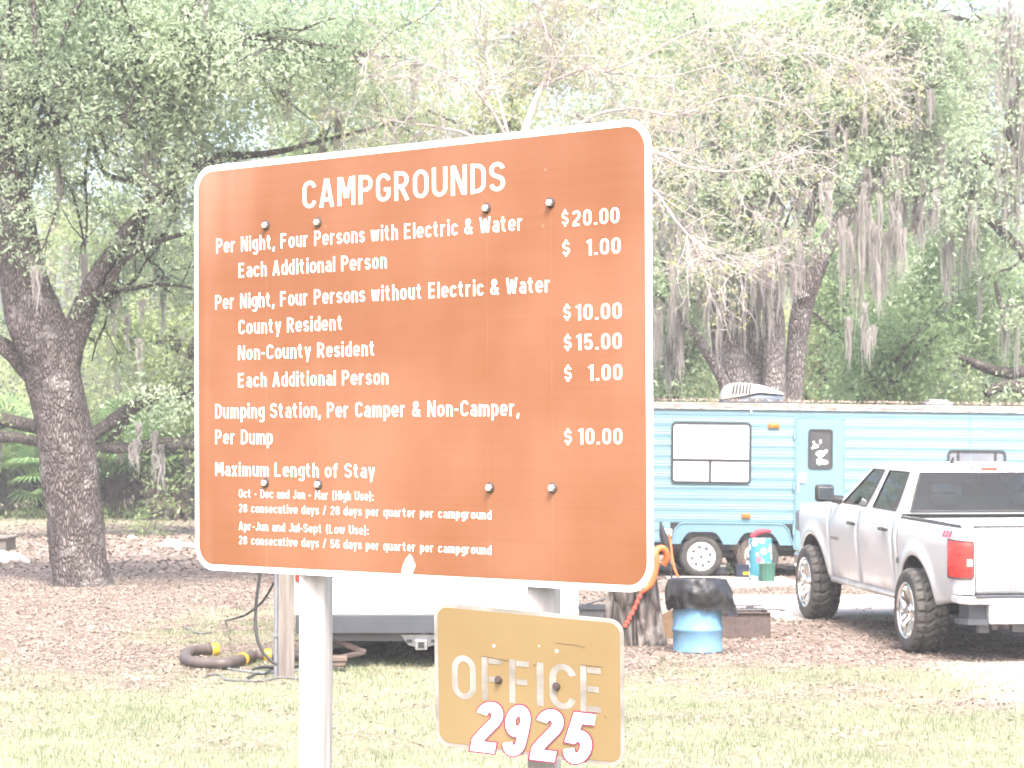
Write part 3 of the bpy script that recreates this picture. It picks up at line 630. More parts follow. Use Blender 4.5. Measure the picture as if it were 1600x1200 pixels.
# ------------------------------------------------------------------ stroke lettering like road-sign letters (cap height 10)
def A(cx, cy_, rx, ry, a0, a1, n=12): return [(cx + rx * math.cos(R_(a0 + (a1 - a0) * k / n)), cy_ + ry * math.sin(R_(a0 + (a1 - a0) * k / n))) for k in range(n + 1)]
GL = {
 'A': [[(.75, 0), (2.55, 9.9)], [(2.95, 9.9), (4.75, 0)], [(1.5, 2.7), (4.0, 2.7)]],
 'C': [A(2.7, 6.8, 1.85, 2.35, 15, 180) + A(2.7, 3.2, 1.85, 2.35, 180, 345)],
 'D': [[(.85, 0), (.85, 10)], [(1.7, .85), (2.3, .85)] + A(2.3, 3.25, 2.1, 2.4, -90, 0, 7) + A(2.3, 6.75, 2.1, 2.4, 0, 90, 7) + [(1.7, 9.15)]],
 'E': [[(.85, 0), (.85, 10)], [(1.7, .85), (4.5, .85)], [(1.7, 5.1), (4.1, 5.1)], [(1.7, 9.15), (4.5, 9.15)]],
 'F': [[(.85, 0), (.85, 10)], [(1.7, 5.0), (4.0, 5.0)], [(1.7, 9.15), (4.4, 9.15)]],
 'G': [A(2.7, 6.8, 1.85, 2.35, 15, 180) + A(2.7, 3.2, 1.85, 2.35, 180, 360) + [(4.55, 4.9)], [(2.9, 4.3), (3.7, 4.3)]],
 'H': [[(.85, 0), (.85, 10)], [(4.5, 0), (4.5, 10)], [(1.7, 5), (3.65, 5)]],
 'I': [[(.85, 0), (.85, 10)]],
 'J': [[(3.4, 10), (3.4, 2.8)] + A(2.05, 2.8, 1.35, 1.95, 0, -165)],
 'L': [[(.85, 0), (.85, 10)], [(1.7, .85), (4.3, .85)]],
 'M': [[(.85, 0), (.85, 10)], [(5.75, 0), (5.75, 10)], [(1.5, 9.8), (3.2, 2.6)], [(5.1, 9.8), (3.4, 2.6)]],
 'N': [[(.85, 0), (.85, 10)], [(4.7, 0), (4.7, 10)], [(1.2, 9.7), (4.35, .3)]],
 'O': [A(2.75, 6.75, 1.9, 2.4, 0, 180) + A(2.75, 3.25, 1.9, 2.4, 180, 359)],
 'P': [[(.85, 0), (.85, 10)], [(1.7, 9.15), (2.6, 9.15)] + A(2.6, 6.95, 1.85, 2.2, 90, -90) + [(1.7, 4.75)]],
 'R': [[(.85, 0), (.85, 10)], [(1.7, 9.15), (2.6, 9.15)] + A(2.6, 7.0, 1.85, 2.15, 90, -90) + [(1.7, 4.85)], [(2.7, 4.4), (4.7, 0)]],
 'S': [A(2.6, 7.15, 1.8, 2.0, 12, 262) + A(2.6, 2.9, 1.85, 2.05, 82, -168)],
 'U': [[(.85, 10), (.85, 3)] + A(2.7, 3, 1.85, 2.15, 180, 360) + [(4.55, 10)]],
 'V': [[(.7, 10), (2.6, .2)], [(4.9, 10), (3.0, .2)]],
 'W': [[(.7, 10), (2.0, .3)], [(3.6, 9), (2.3, .3)], [(3.7, 9), (5.0, .3)], [(6.6, 10), (5.3, .3)]],
 'X': [[(.6, 0), (4.6, 10)], [(.6, 10), (4.6, 0)]],
 'a': [[(3.7, 0), (3.7, 4.9)] + A(2.3, 4.9, 1.4, 1.75, 0, 150), [(2.85, 4.0), (2.3, 4.0)] + A(2.2, 2.43, 1.35, 1.57, 90, 270) + [(2.85, .86)]],
 'b': [[(.85, 0), (.85, 10)], [(1.7, 6.6), (2.3, 6.6)] + A(2.3, 4.8, 1.5, 1.85, 90, 0, 7) + A(2.3, 2.7, 1.5, 1.85, 0, -90, 7) + [(1.7, .85)]],
 'c': [A(2.4, 4.75, 1.55, 1.9, 22, 180) + A(2.4, 2.75, 1.55, 1.9, 180, 338)],
 'd': [[(3.8, 0), (3.8, 10)], [(2.95, 6.65), (2.35, 6.65)] + A(2.35, 4.8, 1.5, 1.85, 90, 180, 7) + A(2.35, 2.7, 1.5, 1.85, 180, 270, 7) + [(2.95, .85)]],
 'e': [[(1.7, 3.65), (3.95, 3.65), (3.95, 4.75)] + A(2.4, 4.75, 1.55, 1.9, 0, 180) + A(2.4, 2.75, 1.55, 1.9, 180, 325)],
 'f': [[(1.6, 0), (1.6, 7.9)] + A(2.75, 7.9, 1.15, 1.25, 180, 90) + [(3.3, 9.15)], [(2.45, 6.7), (3.2, 6.7)], [(.1, 6.7), (.75, 6.7)]],
 'g': [[(3.75, 7.5), (3.75, -.7)] + A(2.35, -.7, 1.4, 1.35, 0, -160), [(2.9, 6.65), (2.3, 6.65)] + A(2.3, 4.9, 1.45, 1.75, 90, 180, 7) + A(2.3, 3.2, 1.45, 1.75, 180, 270, 7) + [(2.9, 1.45)]],
 'h': [[(.85, 0), (.85, 10)], [(1.7, 6.3)] + A(2.4, 4.9, 1.4, 1.75, 100, 0, 7) + [(3.8, 0)]],
 'i': [[(.85, 0), (.85, 7.5)], [(.85, 8.5), (.85, 10.2)]],
 'l': [[(.85, 0), (.85, 10)]],
 'm': [[(.85, 0), (.85, 7.5)], [(1.7, 6.4)] + A(2.2, 5.0, 1.25, 1.65, 100, 0, 7) + [(3.45, 0)], [(4.3, 6.4)] + A(4.8, 5.0, 1.25, 1.65, 100, 0, 7) + [(6.05, 0)]],
 'n': [[(.85, 0), (.85, 7.5)], [(1.7, 6.3)] + A(2.4, 4.9, 1.4, 1.75, 100, 0, 7) + [(3.8, 0)]],
 'o': [A(2.4, 4.75, 1.55, 1.9, 0, 180) + A(2.4, 2.75, 1.55, 1.9, 180, 359)],
 'p': [[(.85, -2.5), (.85, 7.5)], [(1.7, 6.65), (2.3, 6.65)] + A(2.3, 4.8, 1.5, 1.85, 90, 0, 7) + A(2.3, 2.7, 1.5, 1.85, 0, -90, 7) + [(1.7, .85)]],
 'q': [[(3.8, -2.5), (3.8, 7.5)], [(2.95, 6.65), (2.35, 6.65)] + A(2.35, 4.8, 1.5, 1.85, 90, 180, 7) + A(2.35, 2.7, 1.5, 1.85, 180, 270, 7) + [(2.95, .85)]],
 'r': [[(.85, 0), (.85, 7.5)], [(1.7, 5.9)] + A(2.5, 5.1, 1.1, 1.55, 125, 60, 6)],
 's': [A(2.1, 5.2, 1.3, 1.45, 15, 262) + A(2.1, 2.25, 1.35, 1.42, 82, -165)],
 't': [[(1.5, 9.4), (1.5, 2.4)] + A(2.8, 2.4, 1.3, 1.55, 180, 270) + [(3.2, .85)], [(2.35, 6.7), (3.1, 6.7)], [(.05, 6.7), (.65, 6.7)]],
 'u': [[(3.8, 0), (3.8, 7.5)], [(.85, 7.5), (.85, 2.6)] + A(2.25, 2.6, 1.4, 1.75, 180, 262, 7) + [(2.95, 1.2)]],
 'v': [[(.7, 7.5), (2.05, .2)], [(3.8, 7.5), (2.45, .2)]],
 'w': [[(.7, 7.5), (1.75, .3)], [(3.0, 7.2), (2.05, .3)], [(3.2, 7.2), (4.15, .3)], [(5.5, 7.5), (4.45, .3)]],
 'x': [[(.6, 0), (3.6, 7.5)], [(.6, 7.5), (3.6, 0)]],
 'y': [[(.7, 7.5), (2.15, .9)], [(3.9, 7.5), (1.7, -2.6)]],
 '0': [A(2.4, 6.75, 1.55, 2.4, 0, 180) + A(2.4, 3.25, 1.55, 2.4, 180, 359)],
 '1': [[(1.6, 0), (1.6, 10)], [(.75, 8.8), (-.1, 7.9)]],
 '2': [A(2.4, 7.05, 1.6, 2.1, 165, -15) + [(3.5, 5.3), (1.0, 1.7)], [(.35, .85), (4.1, .85)]],
 '4': [[(3.2, 0), (3.2, 10)], [(2.6, 9.6), (.7, 3.2)], [(.3, 2.6), (4.4, 2.6)]],
 '5': [[(4.0, 9.15), (1.15, 9.15), (1.0, 5.2)] + A(2.4, 3.35, 1.6, 2.5, 120, -160)],
 '6': [A(2.5, 6.8, 1.65, 2.35, 20, 180) + [(.85, 3.2)] + A(2.5, 3.1, 1.65, 2.25, 180, 500)],
 '8': [A(2.4, 7.25, 1.45, 1.9, 0, 359), A(2.4, 2.95, 1.6, 2.1, 0, 359)],
 '9': [A(2.5, 3.2, 1.65, 2.35, -160, 0) + [(4.15, 6.8)] + A(2.5, 6.9, 1.65, 2.25, 0, 320)],
 '$': [A(2.4, 6.7, 1.6, 1.75, 12, 262) + A(2.4, 3.1, 1.65, 1.8, 82, -168), [(2.4, 8.9), (2.4, 10.4)], [(2.4, -.6), (2.4, .9)]],
 '&': [[(5.2, .2), (1.75, 6.2)] + A(2.6, 7.6, 1.2, 1.55, 205, -40), [(3.2, 6.2), (1.6, 4.4)] + A(2.35, 2.65, 1.55, 1.8, 118, 290) + [(3.6, 1.6), (5.0, 4.4)]],
 ',': [[(1.0, 1.7), (.4, -1.5)]], '.': [[(.1, .85), (1.8, .85)]], ':': [[(.1, .85), (1.8, .85)], [(.1, 5.6), (1.8, 5.6)]],
 '-': [[(.2, 4.2), (2.5, 4.2)]], '/': [[(.5, -.3), (3.1, 10.3)]], '(': [A(3.0, 4.6, 2.2, 6.6, 122, 238)], ')': [A(-.8, 4.6, 2.2, 6.6, 58, -58)],
}
def ribbon(P, h, closed=False):
    P = [np.array(p, float) for p in P]; n = len(P); L, Rr = [], []
    for i in range(n):
        a = P[(i - 1) % n] if (i or closed) else P[0]; b = P[(i + 1) % n] if (i < n - 1 or closed) else P[-1]
        t1 = P[i] - a; t2 = b - P[i]
        t1 = t1 / (np.linalg.norm(t1) + 1e-9) if np.linalg.norm(t1) > 1e-6 else t2 / (np.linalg.norm(t2) + 1e-9)
        t2 = t2 / np.linalg.norm(t2) if np.linalg.norm(t2) > 1e-6 else t1
        n1 = np.array([-t1[1], t1[0]]); n2 = np.array([-t2[1], t2[0]]); m = n1 + n2; m /= np.linalg.norm(m) + 1e-9
        k = h / max(.5, m @ n1); L.append(P[i] + m * k); Rr.append(P[i] - m * k)
    return L, Rr
def put_text(mb, text, u0, u1, v0, cap, z, sw=1.7, slant=0.0, wfit=True, space=3.0, gap=.62, fat=0.0):
    pos, items = 0.0, []
    for ch in text:
        if ch == ' ': pos += space; continue
        st = GL[ch]; mx = max(p[0] for s in st for p in s); mn = min(p[0] for s in st for p in s)
        x1 = mx + (sw / 2 if ch not in '.-:$1/' else (.0 if ch in '.:-' else sw / 2)); items.append((ch, pos)); pos += x1 + gap + (.3 if ch in '-/' else 0)
    width = pos - gap; sx = (u1 - u0) / width if wfit else cap / 10; sy = cap / 10
    for ch, p0 in items:
        for k, s in enumerate(GL[ch]):
            closed = ch in 'Oo08' and len(s) > 20
            L, Q = ribbon(s, sw / 2 + fat, closed); zz = z + k * .00012; n = len(s); b = []
            f = lambda q: (u0 + (p0 + q[0] + slant * q[1]) * sx, v0 + q[1] * sy, zz)
            vs = [f(q) for q in L] + [f(q) for q in Q]
            fs = [(i, n + i, n + (i + 1) % n, (i + 1) % n) for i in range(n if closed else n - 1)]
            mb.add(vs, fs)
# ------------------------------------------------------------------ the campground sign
def sign_frame(c, yaw, lean, roll):
    m = Euler((0, 0, R_(yaw))).to_matrix() @ Euler((R_(lean), 0, 0)).to_matrix() @ Euler((0, R_(roll), 0)).to_matrix()
    q = m.to_4x4(); q.translation = Vector(c); return q
UV = Matrix(((1, 0, 0, 0), (0, 0, -1, 0), (0, 1, 0, 0), (0, 0, 0, 1)))      # sign plane (u, v, out) -> local (x, -out, z)
def sign_mat(name, base, streaks, vtop):
    m = pmat(name, base, .38, var=.05, scale=1.6); t = m.node_tree; p = t.nodes["Principled BSDF"]
    src = p.inputs["Base Color"].links[0].from_socket
    tc = node(t, "ShaderNodeTexCoord"); sp = node(t, "ShaderNodeSeparateXYZ"); t.links.new(tc.outputs["Object"], sp.inputs[0])
    def math_(op, a, b=None, c=None, clamp=False):
        n = node(t, "ShaderNodeMath", operation=op, use_clamp=clamp)
        for i, v in enumerate((a, b, c)):
            if v is None: continue
            if isinstance(v, (int, float)): n.inputs[i].default_value = v
            else: t.links.new(v, n.inputs[i])
        return n.outputs[0]
    wob = node(t, "ShaderNodeTexNoise"); wob.inputs["Scale"].default_value = 9; t.links.new(tc.outputs["Object"], wob.inputs["Vector"])
    tot = None
    for (u, v, wd, st) in streaks:
        dx = math_('ABSOLUTE', math_('SUBTRACT', sp.outputs[0], u)); a = math_('MULTIPLY_ADD', dx, -1 / wd, 1.0, True)
        b = math_('MULTIPLY_ADD', math_('SUBTRACT', v, sp.outputs[2]), 40, 0, True); s = math_('MULTIPLY', math_('MULTIPLY', a, b), math_('MULTIPLY', wob.outputs["Fac"], st * .6))
        tot = s if tot is None else math_('MAXIMUM', tot, s)
    # faint horizontal lines of the reflective sheeting and long vertical wash marks
    mp = node(t, "ShaderNodeMapping"); mp.inputs["Scale"].default_value = (.6, 1, 75); t.links.new(tc.outputs["Object"], mp.inputs["Vector"])
    n2 = node(t, "ShaderNodeTexNoise"); n2.inputs["Scale"].default_value = 1; n2.inputs["Detail"].default_value = 2; t.links.new(mp.outputs[0], n2.inputs["Vector"])
    mp3 = node(t, "ShaderNodeMapping"); mp3.inputs["Scale"].default_value = (14, 1, .7); t.links.new(tc.outputs["Object"], mp3.inputs["Vector"])
    n3 = node(t, "ShaderNodeTexNoise"); n3.inputs["Scale"].default_value = 1; n3.inputs["Detail"].default_value = 3; t.links.new(mp3.outputs[0], n3.inputs["Vector"])
    # small chips
    vo = node(t, "ShaderNodeTexVoronoi"); vo.inputs["Scale"].default_value = 13; t.links.new(tc.outputs["Object"], vo.inputs["Vector"])
    vc = node(t, "ShaderNodeSeparateColor"); t.links.new(vo.outputs["Color"], vc.inputs[0])
    chip = math_('MULTIPLY', math_('LESS_THAN', vo.outputs["Distance"], .055), math_('GREATER_THAN', vc.outputs[0], .82))
    k = math_('MULTIPLY_ADD', math_('SUBTRACT', n2.outputs["Fac"], .5), .12, math_('MULTIPLY', math_('SUBTRACT', n3.outputs["Fac"], .42), .10))
    k = math_('ADD', k, .06); k = math_('MAXIMUM', k, tot) if tot is not None else k
    k = math_('MAXIMUM', k, math_('MULTIPLY', chip, .55))
    # uneven sun fading, strongest in the upper left corner
    n4 = node(t, "ShaderNodeTexNoise"); n4.inputs["Scale"].default_value = 1.7; n4.inputs["Detail"].default_value = 4; t.links.new(tc.outputs["Object"], n4.inputs["Vector"])
    k = math_('ADD', k, math_('MULTIPLY', math_('SUBTRACT', n4.outputs["Fac"], .42, None, True), .9))
    dx = math_('ADD', sp.outputs[0], .86); dz = math_('SUBTRACT', sp.outputs[2], .56)
    dd = math_('SQRT', math_('ADD', math_('MULTIPLY', dx, dx), math_('MULTIPLY', dz, dz)))
    k = math_('ADD', k, math_('MULTIPLY', math_('MULTIPLY_ADD', dd, -3.2, 1.0, True), math_('MULTIPLY', n3.outputs["Fac"], .9)))
    mx = node(t, "ShaderNodeMix", data_type='RGBA'); mx.clamp_factor = True
    t.links.new(k, mx.inputs[0]); t.links.new(src, mx.inputs[6]); mx.inputs[7].default_value = (.42, .23, .165, 1)
    t.links.new(mx.outputs[2], p.inputs["Base Color"]); return m
SW, SH = 1.7987, 1.22
BOLTS = [(-.571, .4152), (-.3471, .4108), (.3229, .4105), (.5561, .4106), (-.5777, -.3447), (-.3485, -.3467), (.331, -.3473), (.5588, -.3452)]
M['sign_brown'] = sign_mat('sign_brown', (.222, .080, .030), [(u, v - .01, .006, .5) for u, v in BOLTS] + [(.62, .6, .02, .12), (-.84, .62, .05, .5)], .4)
root = empty('campground_sign', (-.30287, 7.15742, 2.29734), 'large brown CAMPGROUNDS fee sign with white border and white lettering', 'sign')
root.matrix_world = sign_frame((-.30287, 7.15742, 2.29734), -42.7418, .41827, 0)
b = MB(); b.prism(rrect(SW, SH, .078, 8), -.004, UV); b.build('border', M['sign_white'], root)
b = MB(); b.prism(rrect(SW - .040, SH - .037, .060, 8), .0008, UV @ Matrix.Translation((0, 0, .0001)))
b.build('panel', M['sign_brown'], root)
TEXT = [('CAMPGROUNDS',-0.4148,0.3915,0.4526,0.0826),('Per Night, Four Persons with Electric & Water',-0.7974,0.4560,0.3432,0.0444),('Each Additional Person',-0.6965,-0.0643,0.2650,0.0445),
('Per Night, Four Persons without Electric & Water',-0.8029,0.5545,0.1737,0.0443),('County Resident',-0.6973,-0.2456,0.0964,0.0435),('Non-County Resident',-0.6994,-0.1132,0.0197,0.0435),('Each Additional Person',-0.6998,-0.0606,-0.0619,0.0433),
('Dumping Station, Per Camper & Non-Camper,',-0.8044,0.4401,-0.1538,0.0443),('Per Dump',-0.8047,-0.5456,-0.2312,0.0439),('Maximum Length of Stay',-0.8052,-0.1152,-0.3263,0.0416),
('Oct - Dec and Jan - Mar (High Use):',-0.6976,-0.1224,-0.3899,0.0259),('28 consecutive days / 28 days per quarter per campground',-0.6978,0.3347,-0.4334,0.0253),('Apr-Jun and Jul-Sept (Low Use):',-0.6981,-0.1427,-0.4865,0.0253),('28 consecutive days / 56 days per quarter per campground',-0.6983,0.3341,-0.5286,0.0253),
('$',0.5943,0.6191,0.3473,0.0406),('20.00',0.6303,0.7939,0.3432,0.0427),('$',0.5960,0.6230,0.2676,0.0406),('1.00',0.6833,0.7981,0.2644,0.0426),('$',0.5986,0.6250,0.0984,0.0406),('10.00',0.6449,0.8006,0.0956,0.0425),('$',0.5999,0.6269,0.0190,0.0405),('15.00',0.6459,0.8000,0.0174,0.0425),('$',0.6004,0.6274,-0.0621,0.0405),('1.00',0.6870,0.8009,-0.0634,0.0423),('$',0.5993,0.6263,-0.2291,0.0405),('10.00',0.6509,0.7997,-0.2296,0.0425)]
b = MB()
for (t_, u0, u1, v0, cap) in TEXT:
    put_text(b, t_, u0, u1, v0, cap, .0013, sw=1.3 if len(t_) == 11 and t_.isupper() else (1.42 if cap > .03 else 1.42), gap=1.15 if t_[0].isdigit() and '.' in t_ else (1.0 if t_.isupper() and len(t_) > 3 else .98), space=3.6 if cap < .03 else 3.2)
b.v = [tuple(UV @ Vector(p)) for p in b.v]
b.build('lettering', M['sign_white'], root)
b = MB(); b.prism([(-.0143, -.6035), (-.010, -.583), (-.004, -.566), (.008, -.548), (.022, -.5361), (.033, -.545), (.0447, -.568), (.036, -.585), (.0287, -.6035)], .0006, UV @ Matrix.Translation((0, 0, .0014)))
b.build('torn_sticker', M['sign_white'], root)
M['bolt'] = pmat('bolt_zinc', (.62, .60, .59), .35, .25, scale=60); M['washer'] = pmat('rusty_washer', (.05, .035, .032), .6, .3, scale=80, col2=(.11, .085, .08))
for (u, v) in BOLTS:
    w_ = MB(); w_.lathe([(.0001, .0003), (.0150, .0003), (.0150, .0022), (.0120, .0042), (.0085, .0048)], 18, 'Z', (u, v, .0009)); w_.v = [tuple(UV @ Vector(p)) for p in w_.v]
    ws = w_.build('bolt', M['washer'], root, True)
    w_ = MB(); w_.lathe([(.0098, .0046), (.0098, .0105), (.0080, .0125), (0.0, .0127)], 6, 'Z', (u, v, .0009)); w_.v = [tuple(UV @ Vector(p)) for p in w_.v]
    w_.build('bolt_head', M['bolt'], ws)
# back braces between the posts, behind the panel
b = MB()
for v in (.41, -.345): b = MB(); b.box((0, .018, v), (1.3, .02, .04)); b.build('back_brace', M['galv'], root)
# posts
def wooden_post(x, y, h, wd, rz, name, label, m, group=None, top=.01):
    z0 = gzf(x, y) - .05
    b = MB(); n = 14; r = random.Random(int(x * 100)); vs, fs = [], []
    for k in range(n + 1):
        z = (h + .05) * k / n; s = wd / 2 * (1 + r.uniform(-.012, .012))
        ring = rrect(2 * s, 2 * s, .008, 2, r.uniform(-.0012, .0012), 0); m_ = len(ring); vs += [(px, py, z) for px, py in ring]
    for k in range(n):
        for i in range(m_): fs.append((k * m_ + i, k * m_ + (i + 1) % m_, (k + 1) * m_ + (i + 1) % m_, (k + 1) * m_ + i))
    fs.append(tuple(n * m_ + i for i in range(m_))); fs.append(tuple(reversed(range(m_)))); b.add(vs, fs)
    o = b.build(name, m, None, True, 35); o.location = (x, y, z0); o.rotation_euler = (0, 0, rz); return tag(o, label, 'post', group)
wooden_post(-.573, 7.488, 2.80, .081, R_(-14), 'sign_post', 'white painted wooden post carrying the left side of the large brown sign', M['post_white'], 'posts of the campground sign')
wooden_post(.086, 6.885, 2.80, .078, R_(-14), 'sign_post', 'white painted wooden post behind the small tan OFFICE sign', M['post_white'], 'posts of the campground sign')
# the small office sign
M['sign_tan'] = pmat('sign_tan', (.222, .152, .070), .45, scale=3.0, col2=(.262, .187, .096), detail=8)
M['old_reflective'] = pmat('peeling_reflective_sheet', (.17, .16, .142), .45, scale=14, col2=(.36, .335, .325), detail=6)
M['num_white'] = pmat('number_white', (.84, .83, .83), .4, var=.01); M['num_pink'] = pmat('number_outline', (.25, .03, .09), .5, var=.05)
root = empty('office_sign', (.04182, 6.75151, 1.43778), 'small tan OFFICE 2925 sign under the large brown sign', 'sign')
root.matrix_world = sign_frame((.04182, 6.75151, 1.43778), -25.11, 8.939, 3.330)
OW, OH = .54616, .392
b = MB(); b.prism(rrect(OW, OH, .040, 7), -.003, UV); b.build('border', M['old_reflective'], root)
b = MB(); b.prism(rrect(OW - .021, OH - .021, .030, 7), .0006, UV @ Matrix.Translation((0, 0, .0001))); b.build('panel', M['sign_tan'], root)
b = MB()
for (t_, u0, u1, v0, v1) in [('O',-0.2253,-0.1509,-0.0634,0.0621),('F',-0.1368,-0.0675,-0.0567,0.0616),('F',-0.0568,0.0131,-0.0564,0.0624),('I',0.0263,0.0460,-0.0552,0.0610),('C',0.0591,0.1385,-0.0610,0.0667),('E',0.1479,0.2171,-0.0596,0.0652)]:
    put_text(b, t_, u0, u1, v0, v1 - v0, .0012, sw=1.25 if t_ not in 'I' else 1.7)
b.v = [tuple(UV @ Vector(p)) for p in b.v]; b.build('lettering', M['old_reflective'], root)
NUM = {'2': [A(2.55, 7.3, 1.55, 1.75, 172, -18, 16) + [(3.75, 6.1), (2.0, 3.55), (1.2, 2.2), (1.0, 1.6)], [(.1, .95), (4.9, .95)]],
       '9': [A(2.5, 2.75, 1.45, 1.75, -172, -20, 10) + [(4.0, 3.6), (4.1, 5.2), (4.1, 6.6)] + A(2.5, 6.9, 1.6, 2.1, 0, 345, 24)],
       '5': [[(4.85, 9.0), (1.6, 9.0), (1.15, 5.0)] + A(2.55, 3.3, 1.6, 2.25, 132, -168, 18)]}
sv = dict(GL); GL.update(NUM)
bw, bp = MB(), MB()
for j, (t_, u0, u1, v0, v1) in enumerate([('2',-0.1770,-0.0818,-0.1982,-0.0613),('9',-0.0849,0.0016,-0.1997,-0.0605),('2',-0.0018,0.0934,-0.2020,-0.0630),('5',0.0893,0.1842,-0.2010,-0.0626)]):
    cap = v1 - v0; s = cap / 10; wd = 5.0
    for mb_, ex, zz in ((bp, .28, .0022 + .0003 * j), (bw, 0, .0026 + .0003 * j)):
        for k, st in enumerate(GL[t_]):
            L, Q = ribbon(st, 1.07 + ex); n = len(st)
            if ex and len(st) == 2: L = [L[0] - np.array([ex, 0]), L[1] + np.array([ex, 0])]; Q = [Q[0] - np.array([ex, 0]), Q[1] + np.array([ex, 0])]
            sx = (u1 - u0 - .020) / wd * 1.0
            f = lambda q: (u0 + .004 + (q[0] + .20 * q[1]) * sx, v0 + q[1] * s, zz + k * .00008)
            mb_.add([f(q) for q in L] + [f(q) for q in Q], [(i, n + i, n + i + 1, i + 1) for i in range(n - 1)])
GL = sv
for mb_, nm, mm in ((bp, 'number_outline', 'num_pink'), (bw, 'house_number', 'num_white')):
    mb_.v = [tuple(UV @ Vector(p)) for p in mb_.v]; mb_.build(nm, M[mm], root)
for (u, v) in ((-.0843, .0026), (.0829, .0022)):
    w_ = MB(); w_.lathe([(.0001, .0), (.0115, .0), (.0105, .003), (.0066, .0034), (.0066, .009), (.0, .0095)], 12, 'Z', (u, v, .0016)); w_.v = [tuple(UV @ Vector(p)) for p in w_.v]; w_.build('bolt', M['washer'], root, True)
b = MB()
for (u, v, r) in ((-.0974, .0935, .0042), (.084, .0967, .0046), (.034, .105, .002)): b.lathe([(r, 0), (r, .0004), (0, .0005)], 12, 'Z', (u, v, .0008))
b.v = [tuple(UV @ Vector(p)) for p in b.v]; b.build('old_holes', M['num_white'], root)
b = MB()
for P in ([(.083, .119), (.11, .117), (.14, .118), (.165, .113)], [(.217, -.062), (.225, -.07)], [(-.137, .0625), (-.067, .058), (-.055, .056), (-.055, .064)], [(.015, .053), (.026, .052), (.026, .061)], [(.15, .0665), (.217, .0665)]):
    L, Q = ribbon(P, .0006); n = len(P); b.add([(q[0], q[1], .0018) for q in L] + [(q[0], q[1], .0018) for q in Q], [(i, n + i, n + i + 1, i + 1) for i in range(n - 1)])
b.v = [tuple(UV @ Vector(p)) for p in b.v]; b.build('peeling_edges', M['washer'], root)
